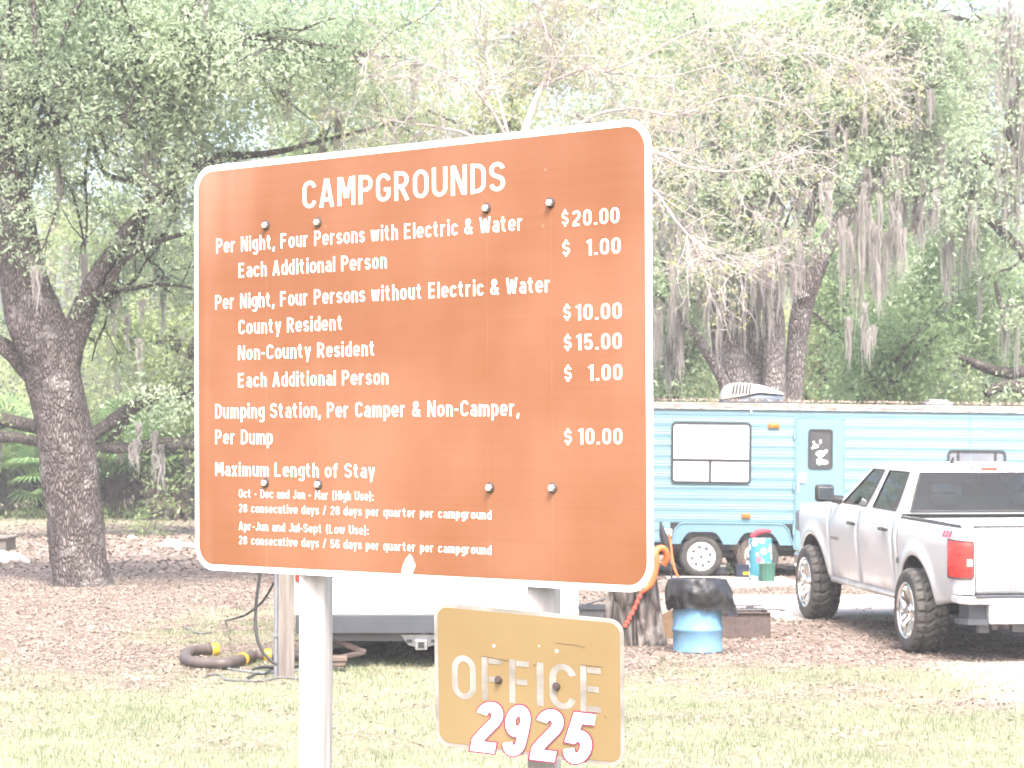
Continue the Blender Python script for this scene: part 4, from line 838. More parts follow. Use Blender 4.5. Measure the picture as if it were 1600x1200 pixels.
# ------------------------------------------------------------------ white trailer behind the sign
M['white_gel'] = pmat('white_trailer_skin', (.80, .80, .79), .3, var=.03, scale=1.5)
M['tail_red'] = pmat('red_lamp', (.62, .035, .03), .25, var=.15, scale=12)
M['rust_steel'] = pmat('rusty_steel', (.07, .05, .047), .8, .2, scale=14, col2=(.12, .09, .085), bump=.3)
M['grey_metal'] = pmat('grey_bumper_steel', (.055, .06, .075), .5, .2, var=.15, scale=5)
WZ = 23.1
YW0 = Matrix(((1, 0, 0, 0), (0, 0, -1, 0), (0, 1, 0, 0), (0, 0, 0, 1)))
def white_trailer():
    o = at(681, 1047, WZ); root = empty('white_trailer', (o.x, WZ, 0), 'white travel trailer with grey bumper half hidden behind the brown sign', 'trailer')
    W_, H0, H1, L = 2.56, .51, 3.0, 6.3
    body = MB(); vs = []
    prof = [(-W_ / 2, H0), (W_ / 2, H0), (W_ / 2, H1 - .15), (W_ / 2 - .05, H1 - .05), (W_ / 2 - .15, H1), (-W_ / 2 + .15, H1), (-W_ / 2 + .05, H1 - .05), (-W_ / 2, H1 - .15)]
    body.prism(prof, -L, Matrix(((1, 0, 0, 0), (0, 0, -1, 0), (0, 1, 0, 0), (0, 0, 0, 1))))
    body.build('body', M['white_gel'], root)
    b = MB()
    for z in (.845, .80, 1.4, 2.2): b.box((0, -.002, z), (W_ - .06, .006, .008))
    b.build('trim_strip', M['galv'], root)
    b = MB(); b.box((0, .05, .418), (W_ - .04, .10, .17), bev=.008); b.build('bumper', M['grey_metal'], root)
    b = MB(); b.box((.0, .14, .30), (W_ - .3, .09, .08)); b.box((-1.0, 3, .40), (.08, 6, .18)); b.box((1.0, 3, .40), (.08, 6, .18))
    b.box((0, 6.6, .42), (.9, .5, .1)); b.build('chassis', M['dark_steel'], root)
    b = MB(); b.box((0, 3.2, .492), (W_ - .1, 6.1, .03)); b.build('underbelly', M['black_plastic'], root)
    for s in (-1, 1):
        b = MB(); b.box((s * (W_ / 2 - .055), -.02, .865), (.085, .05, .12), bev=.012); b.build('tail_light', M['tail_red'], root)
    b = MB(); b.ring(rrect(1.1, .62, .08, 5, 0, 2.05), rrect(1.0, .52, .05, 5, 0, 2.05), .02, YW0); wf = b.build('window', M['black_plastic'], root)
    b = MB(); b.prism(rrect(1.004, .524, .05, 5, 0, 2.05), .006, YW0 @ Matrix.Translation((0, 0, .004))); b.build('pane', pmat('dark_trailer_glass', (.05, .055, .06), .08), wf)
    # hitch receiver
    b = MB(); hx = -.13
    b.prism([(-.19, .05), (.19, .05), (.12, -.045), (.05, -.06), (-.05, -.06), (-.12, -.045)], -.03, Matrix.Translation((hx, .06, .27)) @ Matrix(((1, 0, 0, 0), (0, 0, -1, 0), (0, 1, 0, 0), (0, 0, 0, 1))))
    b.box((hx, .02, .235), (.11, .16, .09), bev=.006); rc = b.build('hitch_receiver', M['galv'], root)
    for c_, d_ in (((hx, -.0615, .235), (.055, .004, .055)), ((hx - .11, .026, .265), (.05, .004, .03)), ((hx + .11, .026, .265), (.05, .004, .03))): b = MB(); b.box(c_, d_); b.build('receiver_opening', M['black_plastic'], rc)
    b = MB(); b.lathe([(0, -.035), (.025, -.03), (.03, 0), (.025, .03), (0, .035)], 12, 'Z', (hx + .01, .09, .345)); b.build('hitch_plug', pmat('pale_plastic', (.55, .5, .36), .5), root, True)
    # folding scissor jack
    for s in (-1, 1):
        b = MB(); x0 = s * .98
        b.tube([(x0 - s * .05, .12, .27), (x0 - s * -.02 + -s * .36, .12, .155)], .028, 6); b.tube([(x0 - s * .34, .12, .16), (x0 - s * -.1, .12, .06)], .026, 6); b.box((x0 + s * .1, .12, .055), (.2, .14, .02))
        b.build('stabiliser_jack', M['rust_steel'], root)
    for x in (-1.12, 1.12):
        for y in (2.9, 3.75):
            b = MB(); prof = [(.17, -.09), (.30, -.095), (.33, -.06), (.335, 0), (.33, .06), (.30, .095), (.17, .09)]; b.lathe(prof, 28, 'X', (x, y, .335), False); wl = b.build('wheel', M['black_rubber'], root, True)
            b = MB(); b.lathe([(.17, -.07), (.15, -.05), (.05, -.05), (0, -.06)], 20, 'X', (x, y, .335), False); b.lathe([(.17, .07), (.15, .05), (.05, .05), (0, .06)], 20, 'X', (x, y, .335), False); b.build('rim', M['white_paint'], wl, True)
    return root
white_trailer()
b = MB(); o = on_ground(528, 1047)
for k in range(3): b.box((o.x - .10 + .015 * k, o.y + .05 - .02 * k, .022 + .043 * k), (.34 - .02 * k, .24, .041), (0, 0, .08 * (k - 1)), .004)
tag(b.build('wood_blocks', M['wood_block']), 'stacked brown timber blocks under the white trailer jack', 'blocks')
# utility post with its cables and hoses
o = on_ground(447, 1060); UP = o
wooden_post(o.x, o.y, .98, .14, R_(6), 'utility_post', 'weathered grey timber post standing beside the white trailer', M['wood_grey'])
M['cable_black'] = pmat('black_cable', (.025, .025, .028), .5, var=.2); M['cable_grey'] = pmat('grey_cable', (.12, .12, .13), .5, var=.2)
M['hose_brown'] = pmat('brown_sewer_hose', (.085, .068, .063), .55, scale=6, var=.2); M['yellow'] = pmat('yellow_fitting', (.55, .33, .02), .4, var=.1)
M['conduit'] = pmat('grey_conduit', (.18, .19, .215), .5, var=.15)
GROUPS = {'garden_hose': 'hoses lying at the timber post', 'power_cable': 'cables at the timber post'}
def cord(name, pts, r, m, label, cat='cable', n=8, seg=8):
    S = spline([tuple(p) for p in pts], seg); b = MB(); b.tube([tuple(p) for p in S], r, n); return tag(b.build(name, m, None, True, 80), label, cat, GROUPS.get(name))
def gp(px, py, z=0.0):
    p = on_ground(px, py, z); return (p.x, p.y, gzf(p.x, p.y) + z)
yy = UP.y
cond = MB(); cond.cyl((UP.x - .085, UP.y - .01, -.02), (UP.x - .085, UP.y - .01, .99), .022, n=10); cond.box((UP.x - .085, UP.y - .01, .38), (.06, .06, .03)); tag(cond.build('conduit_pipe', M['conduit'], None, True), 'grey conduit pipe fixed up the left side of the timber post', 'pipe')
pb = MB(); pb.box((UP.x - .02, UP.y - .02, 1.16), (.26, .12, .36), bev=.01); pbo = pb.build('power_box', M['galv']); tag(pbo, 'grey power hookup box on top of the timber post behind the sign', 'power box')
cord('power_cable', [at(409, 880, yy - .1), at(405, 905, yy - .1), at(401, 935, yy - .1), at(399, 965, yy - .1), at(400, 985, yy - .12), at(404, 1005, yy - .14), at(412, 1020, yy - .15), at(423, 1032, yy - .16), at(433, 1039, yy - .16)], .014, M['cable_black'], 'thick dark cable looping down from the power box to the post foot')
cord('power_cable', [at(428, 910, yy + .1), at(420, 925, yy + .3), at(410, 940, yy + .6), at(399, 950, yy + .8), at(385, 960, yy + 1.0), at(372, 965, yy + 1.1), gp(352, 973, .01)], .011, M['cable_black'], 'thin black cable slanting from the timber post out to the leaves')
cord('hose_piece', [gp(289, 984, .02), gp(300, 990, .02), gp(312, 993, .02), gp(330, 992, .015)], .013, M['cable_grey'], 'short grey hose end lying on the leaves left of the timber post', 'hose')
def sewer():
    P = [gp(338, 1017, .06), gp(318, 1018, .06), gp(296, 1021, .06), gp(289, 1030, .06), gp(300, 1037, .06), gp(330, 1039, .06), gp(355, 1039, .06), gp(376, 1034, .06), gp(390, 1029, .06), gp(410, 1027, .06), gp(440, 1027, .06), gp(475, 1028, .06), gp(520, 1024, .06), gp(600, 1015, .06)]
    S = spline(P, 22); rr = [.050 + .0028 * ((i % 2) * 2 - 1) for i in range(len(S))]
    root = empty('sewer_hose', P[8], 'brown ribbed sewer hose with yellow fittings lying left of the timber post', 'hose'); b0 = np.array(P[8])
    b = MB(); b.tube([tuple(p - b0) for p in S], rr, 12); b.build('hose', M['hose_brown'], root, True, 80)
    for k in (3, 158, 205):
        k = min(k, len(S) - 3); c = S[k] - b0; d = S[k + 1] - S[k]; d /= np.linalg.norm(d)
        b = MB(); b.tube([tuple(c - d * .035), tuple(c - d * .02), tuple(c + d * .02), tuple(c + d * .035)], [.058, .064, .064, .058], 14); b.build('fitting', M['yellow'], root, True)
sewer()
cord('garden_hose', [gp(309, 1044, .012), gp(325, 1043, .012), gp(350, 1047, .012), gp(380, 1051, .012), gp(410, 1054, .012), gp(440, 1052, .012), gp(470, 1050, .012), gp(500, 1052, .012)], .011, M['conduit'], 'pale grey hose stretched over the grass in front of the sewer hose', 'hose')
cord('garden_hose', [gp(395, 1049, .02), gp(412, 1045, .05), gp(440, 1046, .05), gp(470, 1044, .04), gp(505, 1047, .02), gp(540, 1050, .02)], .014, M['cable_black'], 'black hose crossing in front of the foot of the timber post', 'hose')
cord('garden_hose', [gp(318, 1062, .012), gp(330, 1057, .012), gp(345, 1058, .012), gp(352, 1065, .012), gp(380, 1066, .012), gp(410, 1066, .012), gp(440, 1061, .012), gp(480, 1066, .012)], .010, M['cable_grey'], 'grey hose lying nearest to the lawn, curling at its left end', 'hose')
cord('garden_hose', [gp(386, 1063, .012), gp(400, 1056, .03), gp(415, 1055, .03), gp(425, 1047, .012), gp(435, 1054, .012)], .012, M['cable_black'], 'short kinked black hose heaped at the foot of the timber post', 'hose')
# timber box and white pipes on the left
b = MB(); p0 = on_ground(8, 862); bx = MB(); x0, y0 = p0.x - .5, p0.y
bx.box((x0, y0 + .5, .13), (1.02, .95, .22), bev=.01); bo = bx.build('planter_box', pmat('grey_board', (.10, .09, .078), .9, scale=5, col2=(.15, .138, .12), stretch=(.4, 3, 5)));
bo.location = (0, 0, 0); tag(bo, 'low grey timber box on the leaves at the left edge', 'box')
l = MB(); l.box((x0, y0 + .5, .255), (1.12, 1.05, .035), bev=.006); l.build('lid', M['wood_grey'], bo)
b = MB(); b.tube([gp(-30, 868, .10), gp(-2, 869, .11)], .055, 12); b.tube([gp(-4, 869, .10), gp(8, 871, .10)], [.10, .10], 14); b.tube([gp(8, 871, .09), gp(22, 872, .09), gp(32, 874, .08), gp(43, 879, .02)], [.06, .075, .07, .05], 12)
tag(b.build('pvc_pipe', M['white_paint'], None, True), 'white plastic pipe elbow lying in front of the timber box', 'pipe')
b = MB(); b.tube([gp(246, 851, .03), gp(268, 850, .05)], [.03, .05], 10); b.tube([gp(265, 850, .08), gp(278, 851, .09)], [.11, .09], 14); b.tube([gp(278, 851, .06), gp(345, 855, .06)], .055, 10)
tag(b.build('pvc_pipe', M['white_paint'], None, True), 'white plastic pipe on the leaves touching the left edge of the sign', 'pipe')
b = MB(); c = on_ground(206, 842); b.lathe([(0, 0), (.10, .02), (.06, .07), (0, .08)], 8, 'Z', (c.x, c.y, gzf(c.x, c.y))); tag(b.build('litter_scrap', M['white_paint'], None), 'small pale scrap on the leaves right of the thick oak trunk', 'scrap')
# ------------------------------------------------------------------ stump with orange cord
def stump():
    c = on_ground(990, 1012); D = c.y + .22; base = Vector(((990 - 800) / F_PX * D, D, gzf(c.x, D)))
    root = empty('tree_stump', base, 'tall grey split tree stump between the OFFICE sign and the blue drum', 'stump')
    n, m = 40, 26; vs, fs = [], []; a = np.arange(n) * 2 * PI / n
    for j in range(m):
        t = j / (m - 1); z = -.06 + 1.08 * t
        rid = (fbm(np.cos(a) * 3.2 + 9, np.sin(a) * 3.2 + z * .6 + 9, 3, 4) - .5)
        r = .275 * (1.02 + .22 * (1 - t) ** 3 - .22 * t) * (1 + .55 * rid) - .10 * np.exp(-((a - 4.75) / .10) ** 2) * (1 - t) - .06 * np.exp(-((a - 4.3) / .07) ** 2)
        zt = z + (t == 1) * .0 + .14 * t ** 4 * (fbm(np.cos(a) * 2, np.sin(a) * 2, 8) - .5) * 2
        vs += [(r[k] * math.cos(a[k]), r[k] * math.sin(a[k]), zt[k] if hasattr(zt, '__len__') else zt) for k in range(n)]
    for j in range(m - 1):
        for k in range(n): fs.append((j * n + k, j * n + (k + 1) % n, (j + 1) * n + (k + 1) % n, (j + 1) * n + k))
    vs.append((0, 0, .9)); q = len(vs) - 1
    for k in range(n): fs.append(((m - 1) * n + k, (m - 1) * n + (k + 1) % n, q))
    b = MB(); b.add(vs, fs); b.build('trunk', barkmat('stump_bark', (.05, .043, .04), (.17, .15, .145), (.30, .28, .27), 7, .8), root, True, 60)
    return base
SB = stump(); sy = SB.y - .30
M['orange'] = pmat('orange_cord', (.62, .14, .04), .5, var=.12); M['strap_red'] = pmat('red_strap', (.72, .09, .06), .6, var=.1)
cord('orange_hose', [at(1000, 925, sy), at(1015, 915, sy), at(1022, 900, sy), at(1025, 880, sy), at(1024, 866, sy), at(1028, 858, sy + .03), at(1036, 857, sy + .06), at(1041, 864, sy + .08), at(1041, 874, sy + .10), at(1037, 882, sy + .12)], .033, M['orange'], 'thick orange hose looped over the stump beside the sign corner', 'hose', 12)
b = MB(); S = spline([tuple(at(x, y, sy - .02)) for x, y in ((1006, 918), (998, 935), (990, 953), (982, 968), (976, 980))], 6); b.tube([tuple(p) for p in S], .016, 8)
for k in range(2, len(S), 3): b.lathe([(0, -.02), (.024, -.01), (.024, .01), (0, .02)], 8, 'Z', tuple(S[k]))
tag(b.build('red_strap', M['strap_red'], None, True), 'red strap stretched down the face of the grey stump', 'strap')
b = MB(); b.tube([tuple(at(1032, 815, 30)), tuple(at(1036, 835, 30)), tuple(at(1041, 858, 30)), tuple(at(1047, 885, 30)), tuple(at(1051, 912, 30))], [.012, .045, .04, .012, .010], 9)
tag(b.build('closed_umbrella', M['black_plastic'], None, True), 'thin black closed umbrella leaning just right of the sign', 'umbrella')
def tote():
    c = on_ground(930, 982); c.y += 1.2; root = empty('tool_crate', (at(930, 960, c.y).x, c.y, 0), 'dark grey open crate behind the OFFICE sign, left of the stump', 'crate')
    b = MB(); z0 = .0; zt = at(930, 944, c.y).z; z1 = zt; w = .36
    b.box((0, 0, z1 / 2), (w, .3, z1 - .06), bev=.01); b.build('box', M['dark_steel'], root)
    b = MB(); b.ring(rrect(w + .04, .34, .02, 3), rrect(w - .06, .24, .02, 3), .04, Matrix.Translation((0, 0, z1 - .05))); b.cyl((-.1, 0, z1), (.12, .02, z1 + .06), .012); b.build('rim', M['grey_metal'], root)
tote()
# ------------------------------------------------------------------ blue drum with bag, box, fire ring
M['blue_drum'] = pmat('blue_drum_paint', (.10, .225, .35), .5, scale=4, col2=(.145, .27, .40))
def drum():
    c = on_ground(1090, 1024); r = .245; D = c.y + r; base = (c.x * D / c.y, D, gzf(c.x, D)); k = F_PX / D
    root = empty('trash_drum', base, 'pale blue drum lined with a black trash bag beside the stump', 'trash can')
    b = MB(); H = .68
    prof = [(0, .0), (r - .012, .0), (r, .012), (r, .02), (r - .004, .03), (r - .004, .20), (r + .007, .215), (r + .007, .235), (r - .004, .25), (r - .004, .46), (r + .007, .475), (r - .004, .50), (r - .004, H - .02), (r + .008, H - .01), (r, H), (r - .02, H), (r - .03, .1), (0, .1)]
    b.lathe(prof, 40); b.build('drum', M['blue_drum'], root, True, 50)
    # bag folded over the rim
    n, m = 72, 15; vs, fs = [], []; rg = np.random.default_rng(4); a = np.arange(n) * 2 * PI / n
    fold = fbm(np.cos(a) * 2.5 + 3, np.sin(a) * 2.5 + 3, 1, 3) - .5; f2 = np.sin(a * 17 + 3 * fold) * .5 + np.sin(a * 29 + 1) * .4
    drop = .29 + .04 * fold + .07 * np.exp(-((a - 5.9) / .40) ** 2)
    for j in range(m):
        t = j / (m - 1)
        if t < .2: rr_ = r - .03 + .03 * t / .2 + 0 * a; zz = H - .10 + .135 * (t / .2) + 0 * a
        else:
            s = (t - .2) / .8; rr_ = r + .026 + .026 * math.sin(min(1, s * 1.1) * PI) + .024 * (f2 * .5 + .5) * s + .11 * s * np.exp(-((a - 5.95) / .42) ** 2) + .03 * fold; zz = H + .035 - drop * s - .004 * s * f2 - .05 * s * fold
        crinkle = .045 * (fbm(a * 6, t * 5 + 0 * a, 6, 4) - .45) + .004 * t * np.sin(a * 23 + 5 * fold); rr_ = rr_ + crinkle * (t > .2)
        vs += [(rr_[k] * math.cos(a[k]), rr_[k] * math.sin(a[k]), zz[k]) for k in range(n)]
    for j in range(m - 1):
        for k in range(n): fs.append((j * n + k, j * n + (k + 1) % n, (j + 1) * n + (k + 1) % n, (j + 1) * n + k))
    b = MB(); b.add(vs, fs); b.build('trash_bag', pmat('black_bag_film', (.013, .013, .015), .28, bump=.5, bscale=16, spec=.7), root, True, 80)
drum()
def carton():
    c = on_ground(1050, 1004); root = empty('cardboard_box', (c.x + .02, c.y + .35, gzf(c.x, c.y)), 'tipped brown cardboard box between the stump and the blue drum', 'box')
    root.rotation_euler = (R_(8), R_(-24), R_(12)); b = MB(); w, d, h, t = .30, .26, .20, .008
    b.box((0, 0, .03), (w, d, t)); b.box((-w / 2, 0, .03 + h / 2), (t, d, h)); b.box((w / 2, 0, .03 + h / 2), (t, d, h)); b.box((0, -d / 2, .03 + h / 2), (w - t, t, h)); b.box((0, d / 2, .03 + h / 2), (w - t, t, h))
    b.build('box', pmat('cardboard', (.19, .125, .075), .85, var=.1), root)
    b = MB(); b.box((-w / 2 - .05, 0, .02 + h), (.12, d, t), (0, R_(-35), 0)); b.build('flap', pmat('cardboard_flap', (.21, .14, .085), .85, var=.1), root)
carton()
def firebox():
    c = on_ground(1160, 1003); D = c.y; root = empty('fire_ring', (c.x - .02, D + .45, gzf(c.x, D)), 'rusty square steel fire box with a hinged grill behind the blue drum', 'fire pit')
    b = MB(); w, h, t = .62, .26, .012
    for s in (-1, 1): b.box((0, s * .42, h / 2), (w, t, h)); b.box((s * w / 2, 0, h / 2), (t, .84 - t, h))
    b.box((0, -.43, h + .004), (w + .03, .04, .010)); b.build('fire_box', M['rust_steel'], root)
    b = MB()
    for k in range(9): b.cyl((-.28 + .07 * k, -.4, h + .025), (-.28 + .07 * k, .35, h + .03), .006, n=5)
    b.cyl((-.3, -.4, h + .025), (.42, -.36, h + .035), .008, n=6); b.cyl((-.3, .35, h + .03), (.3, .35, h + .03), .008, n=6); b.lathe([(0, -.03), (.016, -.025), (.016, .025), (0, .03)], 8, 'X', (.44, -.36, h + .035)); b.box((.12, -.2, h + .045), (.08, .05, .03))
    b.build('grill_grate', M['dark_steel'], root)
firebox()
# ------------------------------------------------------------------ small things in front of the blue trailer
TZ = 38.5
M['slab'] = pmat('pale_concrete', (.32, .29, .26), .9, scale=4, col2=(.42, .39, .36), bump=.2)
a0, a1, a2, a3 = gp(1040, 905), gp(1225, 906), gp(1260, 917), gp(1050, 920)
b = MB(); P = [(a0[0], a0[1]), (a3[0], a3[1]), (a2[0], a2[1]), (a1[0], a1[1])]; b.prism(P, .05, Matrix.Translation((0, 0, gzf(3, 36) - .01)))
tag(b.build('patio_slab', M['slab']), kind='structure')
def wrapped_bin():
    c = on_ground(1190, 912); root = empty('wrapped_bin', (c.x, c.y + .16, .04), 'tall bin wrapped in turquoise flowered cloth with a red thing on top', 'bin')
    m = bpy.data.materials.new('flowered_cloth'); m.use_nodes = True; t = m.node_tree; p = t.nodes["Principled BSDF"]; p.inputs["Roughness"].default_value = .7
    tc = node(t, "ShaderNodeTexCoord"); v = node(t, "ShaderNodeTexVoronoi"); v.inputs["Scale"].default_value = 9; t.links.new(tc.outputs["Object"], v.inputs["Vector"])
    r = node(t, "ShaderNodeValToRGB"); e = r.color_ramp.elements; e[0].position = .40; e[0].color = (1, 1, 1, 1); e[1].position = .45; e[1].color = (0, 0, 0, 1); t.links.new(v.outputs["Distance"], r.inputs[0])
    s = node(t, "ShaderNodeSeparateColor"); t.links.new(v.outputs["Color"], s.inputs[0]); r2 = node(t, "ShaderNodeValToRGB"); r2.color_ramp.interpolation = 'CONSTANT'
    e = r2.color_ramp.elements; e[0].color = (.78, .82, .82, 1); e[1].position = .6; e[1].color = (.55, .15, .2, 1); e.new(.78).color = (.05, .28, .48, 1); t.links.new(s.outputs[0], r2.inputs[0])
    mx = node(t, "ShaderNodeMix", data_type='RGBA'); t.links.new(r.outputs[0], mx.inputs[0]); mx.inputs[6].default_value = (.055, .26, .33, 1); t.links.new(r2.outputs[0], mx.inputs[7]); t.links.new(mx.outputs[2], p.inputs["Base Color"])
    b = MB(); b.lathe([(0, 0), (.165, 0), (.168, .01), (.168, .60), (.15, .61), (0, .60)], 28); b.build('bin', m, root, True, 50)
    b = MB(); b.tube([(-.14, -.02, .63), (-.05, 0, .69), (.05, 0, .71), (.16, .02, .71)], [.03, .045, .04, .02], 9); b.build('red_lid', pmat('red_fabric', (.30, .03, .05), .6), root, True)
wrapped_bin()
def pot(px, py, r0, r1, h, m, name, label, ribs=0):
    c = on_ground(px, py); root = empty(name, (c.x, c.y + r1, .035), label, 'plant pot'); b = MB(); n = 48
    vs, fs = [], []; pr = [(r0, 0), (r0 + (r1 - r0) * .5, h * .5), (r1, h * .92), (r1 * 1.06, h * .92), (r1 * 1.06, h), (r1 * .9, h), (r1 * .8, h * .8)]
    for k in range(n):
        a = 2 * PI * k / n
        for i, (r, z) in enumerate(pr): q = r * (1 + (.035 * math.cos(a * ribs) if ribs and i < 3 else 0)); vs.append((q * math.cos(a), q * math.sin(a), z))
    L = len(pr)
    for k in range(n):
        for i in range(L - 1): fs.append((k * L + i, ((k + 1) % n) * L + i, ((k + 1) % n) * L + i + 1, k * L + i + 1))
    fs.append(tuple(k * L + L - 1 for k in range(n))); b.add(vs, fs); b.build('pot', m, root, True, 40); return root
pot(1200, 914, .10, .115, .27, pmat('green_pot', (.04, .125, .09), .45), 'ribbed_pot', 'small green ribbed pot in front of the flowered bin', 14)
r_ = pot(1161, 907, .09, .105, .20, pmat('navy_pot', (.03, .04, .07), .5), 'flower_pot', 'dark navy pot of dry stalks left of the flowered bin')
b = MB(); rg = random.Random(2)
for k in range(14):
    x, y = rg.uniform(-.05, .05), rg.uniform(-.05, .05); b.tube([(x, y, .17), (x * 1.6 + rg.uniform(-.04, .04), y * 1.6, .32), (x * 3 + rg.uniform(-.1, .08), y * 2.5, .40 + .2 * rg.random())], [.007, .006, .003], 4)
b.build('stalks', M['wood_block'], r_)
b = MB(); b.box((.05, -.098, .07), (.1, .012, .045)); b.build('label_tag', M['yellow'], r_)
def oddments():
    for (px, py, kind) in ((1088, 902, 'planter'), (1122, 902, 'hose_reel'), (1140, 902, 'weeds')):
        c = on_ground(px, py)
        if kind == 'planter':
            root = empty('glass_jar', (c.x, c.y, .04), 'small clear jar of greenery at the foot of the front trailer wheel', 'jar'); b = MB(); b.lathe([(0, 0), (.05, 0), (.055, .06), (.045, .11), (.05, .12)], 14); b.build('jar', M['galv'], root, True)
            q = QB(); r = np.random.default_rng(2); q.add(*leaf_quads(r.normal(0, .07, (60, 3)) + np.array([-.14, 0, .15]), .05, r)); q.build('leaves', M['leaf_oak'], root)
        elif kind == 'hose_reel':
            root = empty('toolbox', (c.x - .02, c.y, .04), 'small grey toolbox on the slab between the two trailer wheels', 'toolbox'); b = MB(); b.box((0, 0, .06), (.26, .16, .12), bev=.012); b.build('box', M['grey_metal'], root)
            b = MB(); b.box((0, 0, .135), (.27, .17, .03), bev=.01); b.build('lid', pmat('white_lid', (.6, .6, .58), .5), root); b = MB(); b.tube([(-.06, 0, .15), (-.05, 0, .18), (.05, 0, .18), (.06, 0, .15)], .008, 6); b.build('handle', M['black_plastic'], root)
        else:
            r = np.random.default_rng(3); q = QB(); q.add(*leaf_quads(r.normal(0, .06, (90, 3)) * np.array([1.2, 1, .8]) + np.array([c.x, c.y, .12]), .05, r)); tag(q.build('small_plant', M['leaf_oak']), 'small green plant on the slab beside the grey toolbox', 'plant')
oddments()
# ------------------------------------------------------------------ blue travel trailer
M['blue_skin'] = pmat('blue_trailer_paint', (.125, .228, .282), .45, scale=1.2, col2=(.15, .262, .31), detail=6)
M['blue_skin2'] = pmat('blue_door_paint', (.12, .222, .282), .45, scale=1.6, col2=(.14, .245, .30))
M['roof_edge'] = pmat('peeling_roof_edge', (.13, .095, .085), .9, scale=9, col2=(.55, .52, .50), detail=8, stretch=(1, 1, 3))
M['curtain'] = pmat('white_curtain', (.78, .78, .77), .8, scale=2, var=.04, stretch=(6, 1, .4))
M['win_frame'] = pmat('dark_window_frame', (.025, .027, .032), .45)
M['amber'] = pmat('amber_lens', (.36, .13, .02), .3)
M['dark_glass'] = pmat('dark_glass', (.035, .04, .045), .06, spec=.8, var=.3, scale=3)
YW = Matrix(((1, 0, 0, 0), (0, 0, -1, 0), (0, 1, 0, 0), (0, 0, 0, 1)))      # local (x, z, out) on a wall facing the camera
def blue_trailer():
    X = lambda px: (px - 800) / F_PX * TZ - 2.9
    Zp = lambda px, py: CAM_H - (py - .013 * (px - 1100) - HOR) / F_PX * TZ
    root = empty('blue_trailer', (2.9, TZ, 0), 'old pale blue travel trailer with ribbed siding behind the silver truck', 'trailer'); root.rotation_euler = (0, R_(.75), 0)
    xl, xr, zb, zt, zf, Wd = X(560), X(1760), Zp(1100, 848), Zp(1100, 636), Zp(1100, 817), 2.35
    # ribbed siding: horizontal profile
    zs = [zb]; 
    while zs[-1] < zt: zs.append(zs[-1] + .0125)
    zs[-1] = zt; zs = np.array(zs)
    def prof(z):
        u = ((z - .06) % .318) / .318; d = .006 * (1 - ((u * 2) % 1))
        for c0 in (.12, .24, .62, .74): d = d + .006 * np.exp(-((u - c0) / .03) ** 2)
        return d
    d = prof(zs)
    f0, f1 = X(1046), X(1237)
    b = MB()
    def strip(xa, xb, sel):
        z_ = zs[sel]; dd = d[sel]; n = len(z_); vs = []
        for x in (xa, xb): vs += [(x, -dd[i], z_[i]) for i in range(n)]
        b.add(vs, [(i, n + i, n + i + 1, i + 1) for i in range(n - 1)])
    hi = zs >= zf - .001; lo = zs <= zf + .013
    strip(xl, xr, hi); strip(xl, f0, lo); strip(f1, xr, lo)
    n = len(zs)
    for x, sg in ((xl, 1), (xr, -1)):
        b.add([(x, 0, zb), (x, Wd, zb), (x, Wd, zt), (x, 0, zt)], [(0, 1, 2, 3)])
    b.add([(xl, Wd, zb), (xr, Wd, zb), (xr, Wd, zt), (xl, Wd, zt)], [(0, 1, 2, 3)])
    me = bpy.data.meshes.new('siding'); me.from_pydata(b.v, [], b.f); me.update(); link_mesh('siding', me, M['blue_skin'], root)
    # vertical seam trims
    b = MB()
    for px in (1513,): b.box((X(px), -.018, (zb + zt) / 2), (.012, .012, zt - zb - .02))
    b.build('seam_trim', M['blue_skin2'], root)
    # roof and worn edge
    b = MB(); b.box(((xl + xr) / 2, Wd / 2, zt + .035), (xr - xl + .04, Wd + .04, .07), bev=.02); b.build('roof', pmat('old_roof', (.16, .13, .115), .95, scale=5, col2=(.28, .25, .23)), root)
    b = MB(); b.box(((xl + xr) / 2, -.028, zt - .008), (xr - xl + .03, .03, .055), bev=.006)
    r = random.Random(3)
    for k in range(70):
        x = r.uniform(xl, xr); b.box((x, -.035 - .004 * r.random(), zt + .018 + r.uniform(-.006, .012)), (r.uniform(.05, .3), .03, r.uniform(.01, .028)), (0, r.uniform(-.05, .05), 0))
    b.build('roof_edge', M['roof_edge'], root)
    # fender skirt with two wheel arches
    zl = Zp(1100, 850); c1, c2 = X(1095), X(1183); ra = .385; zc = Zp(1100, 872)
    out = [(X(1046), zl)]
    out += [(X(1050), Zp(1100, 838)), (X(1053), Zp(1100, 826)), (X(1060), Zp(1100, 819)), (X(1068), zf + .0)]
    out += [(X(1215), zf + .0), (X(1223), Zp(1100, 819)), (X(1230), Zp(1100, 826)), (X(1233), Zp(1100, 838)), (X(1237), zl)]
    def arch(c): return [(c + .325, zl), (c + .27, zl + .10), (c + .215, zl + .165), (c + .15, zl + .185), (c - .15, zl + .185), (c - .215, zl + .165), (c - .27, zl + .10), (c - .325, zl)]
    out += arch(c2) + arch(c1)
    b = MB(); b.prism([(x, z) for x, z in out], .05, YW @ Matrix.Translation((0, 0, .012)))
    sk = b.build('fender_skirt', M['blue_skin2'], root)
    b = MB()
    b.tube([(x, -.066, z) for x, z in out[:10]], .012, 6)
    b.build('skirt_rim', M['blue_skin2'], sk, True)
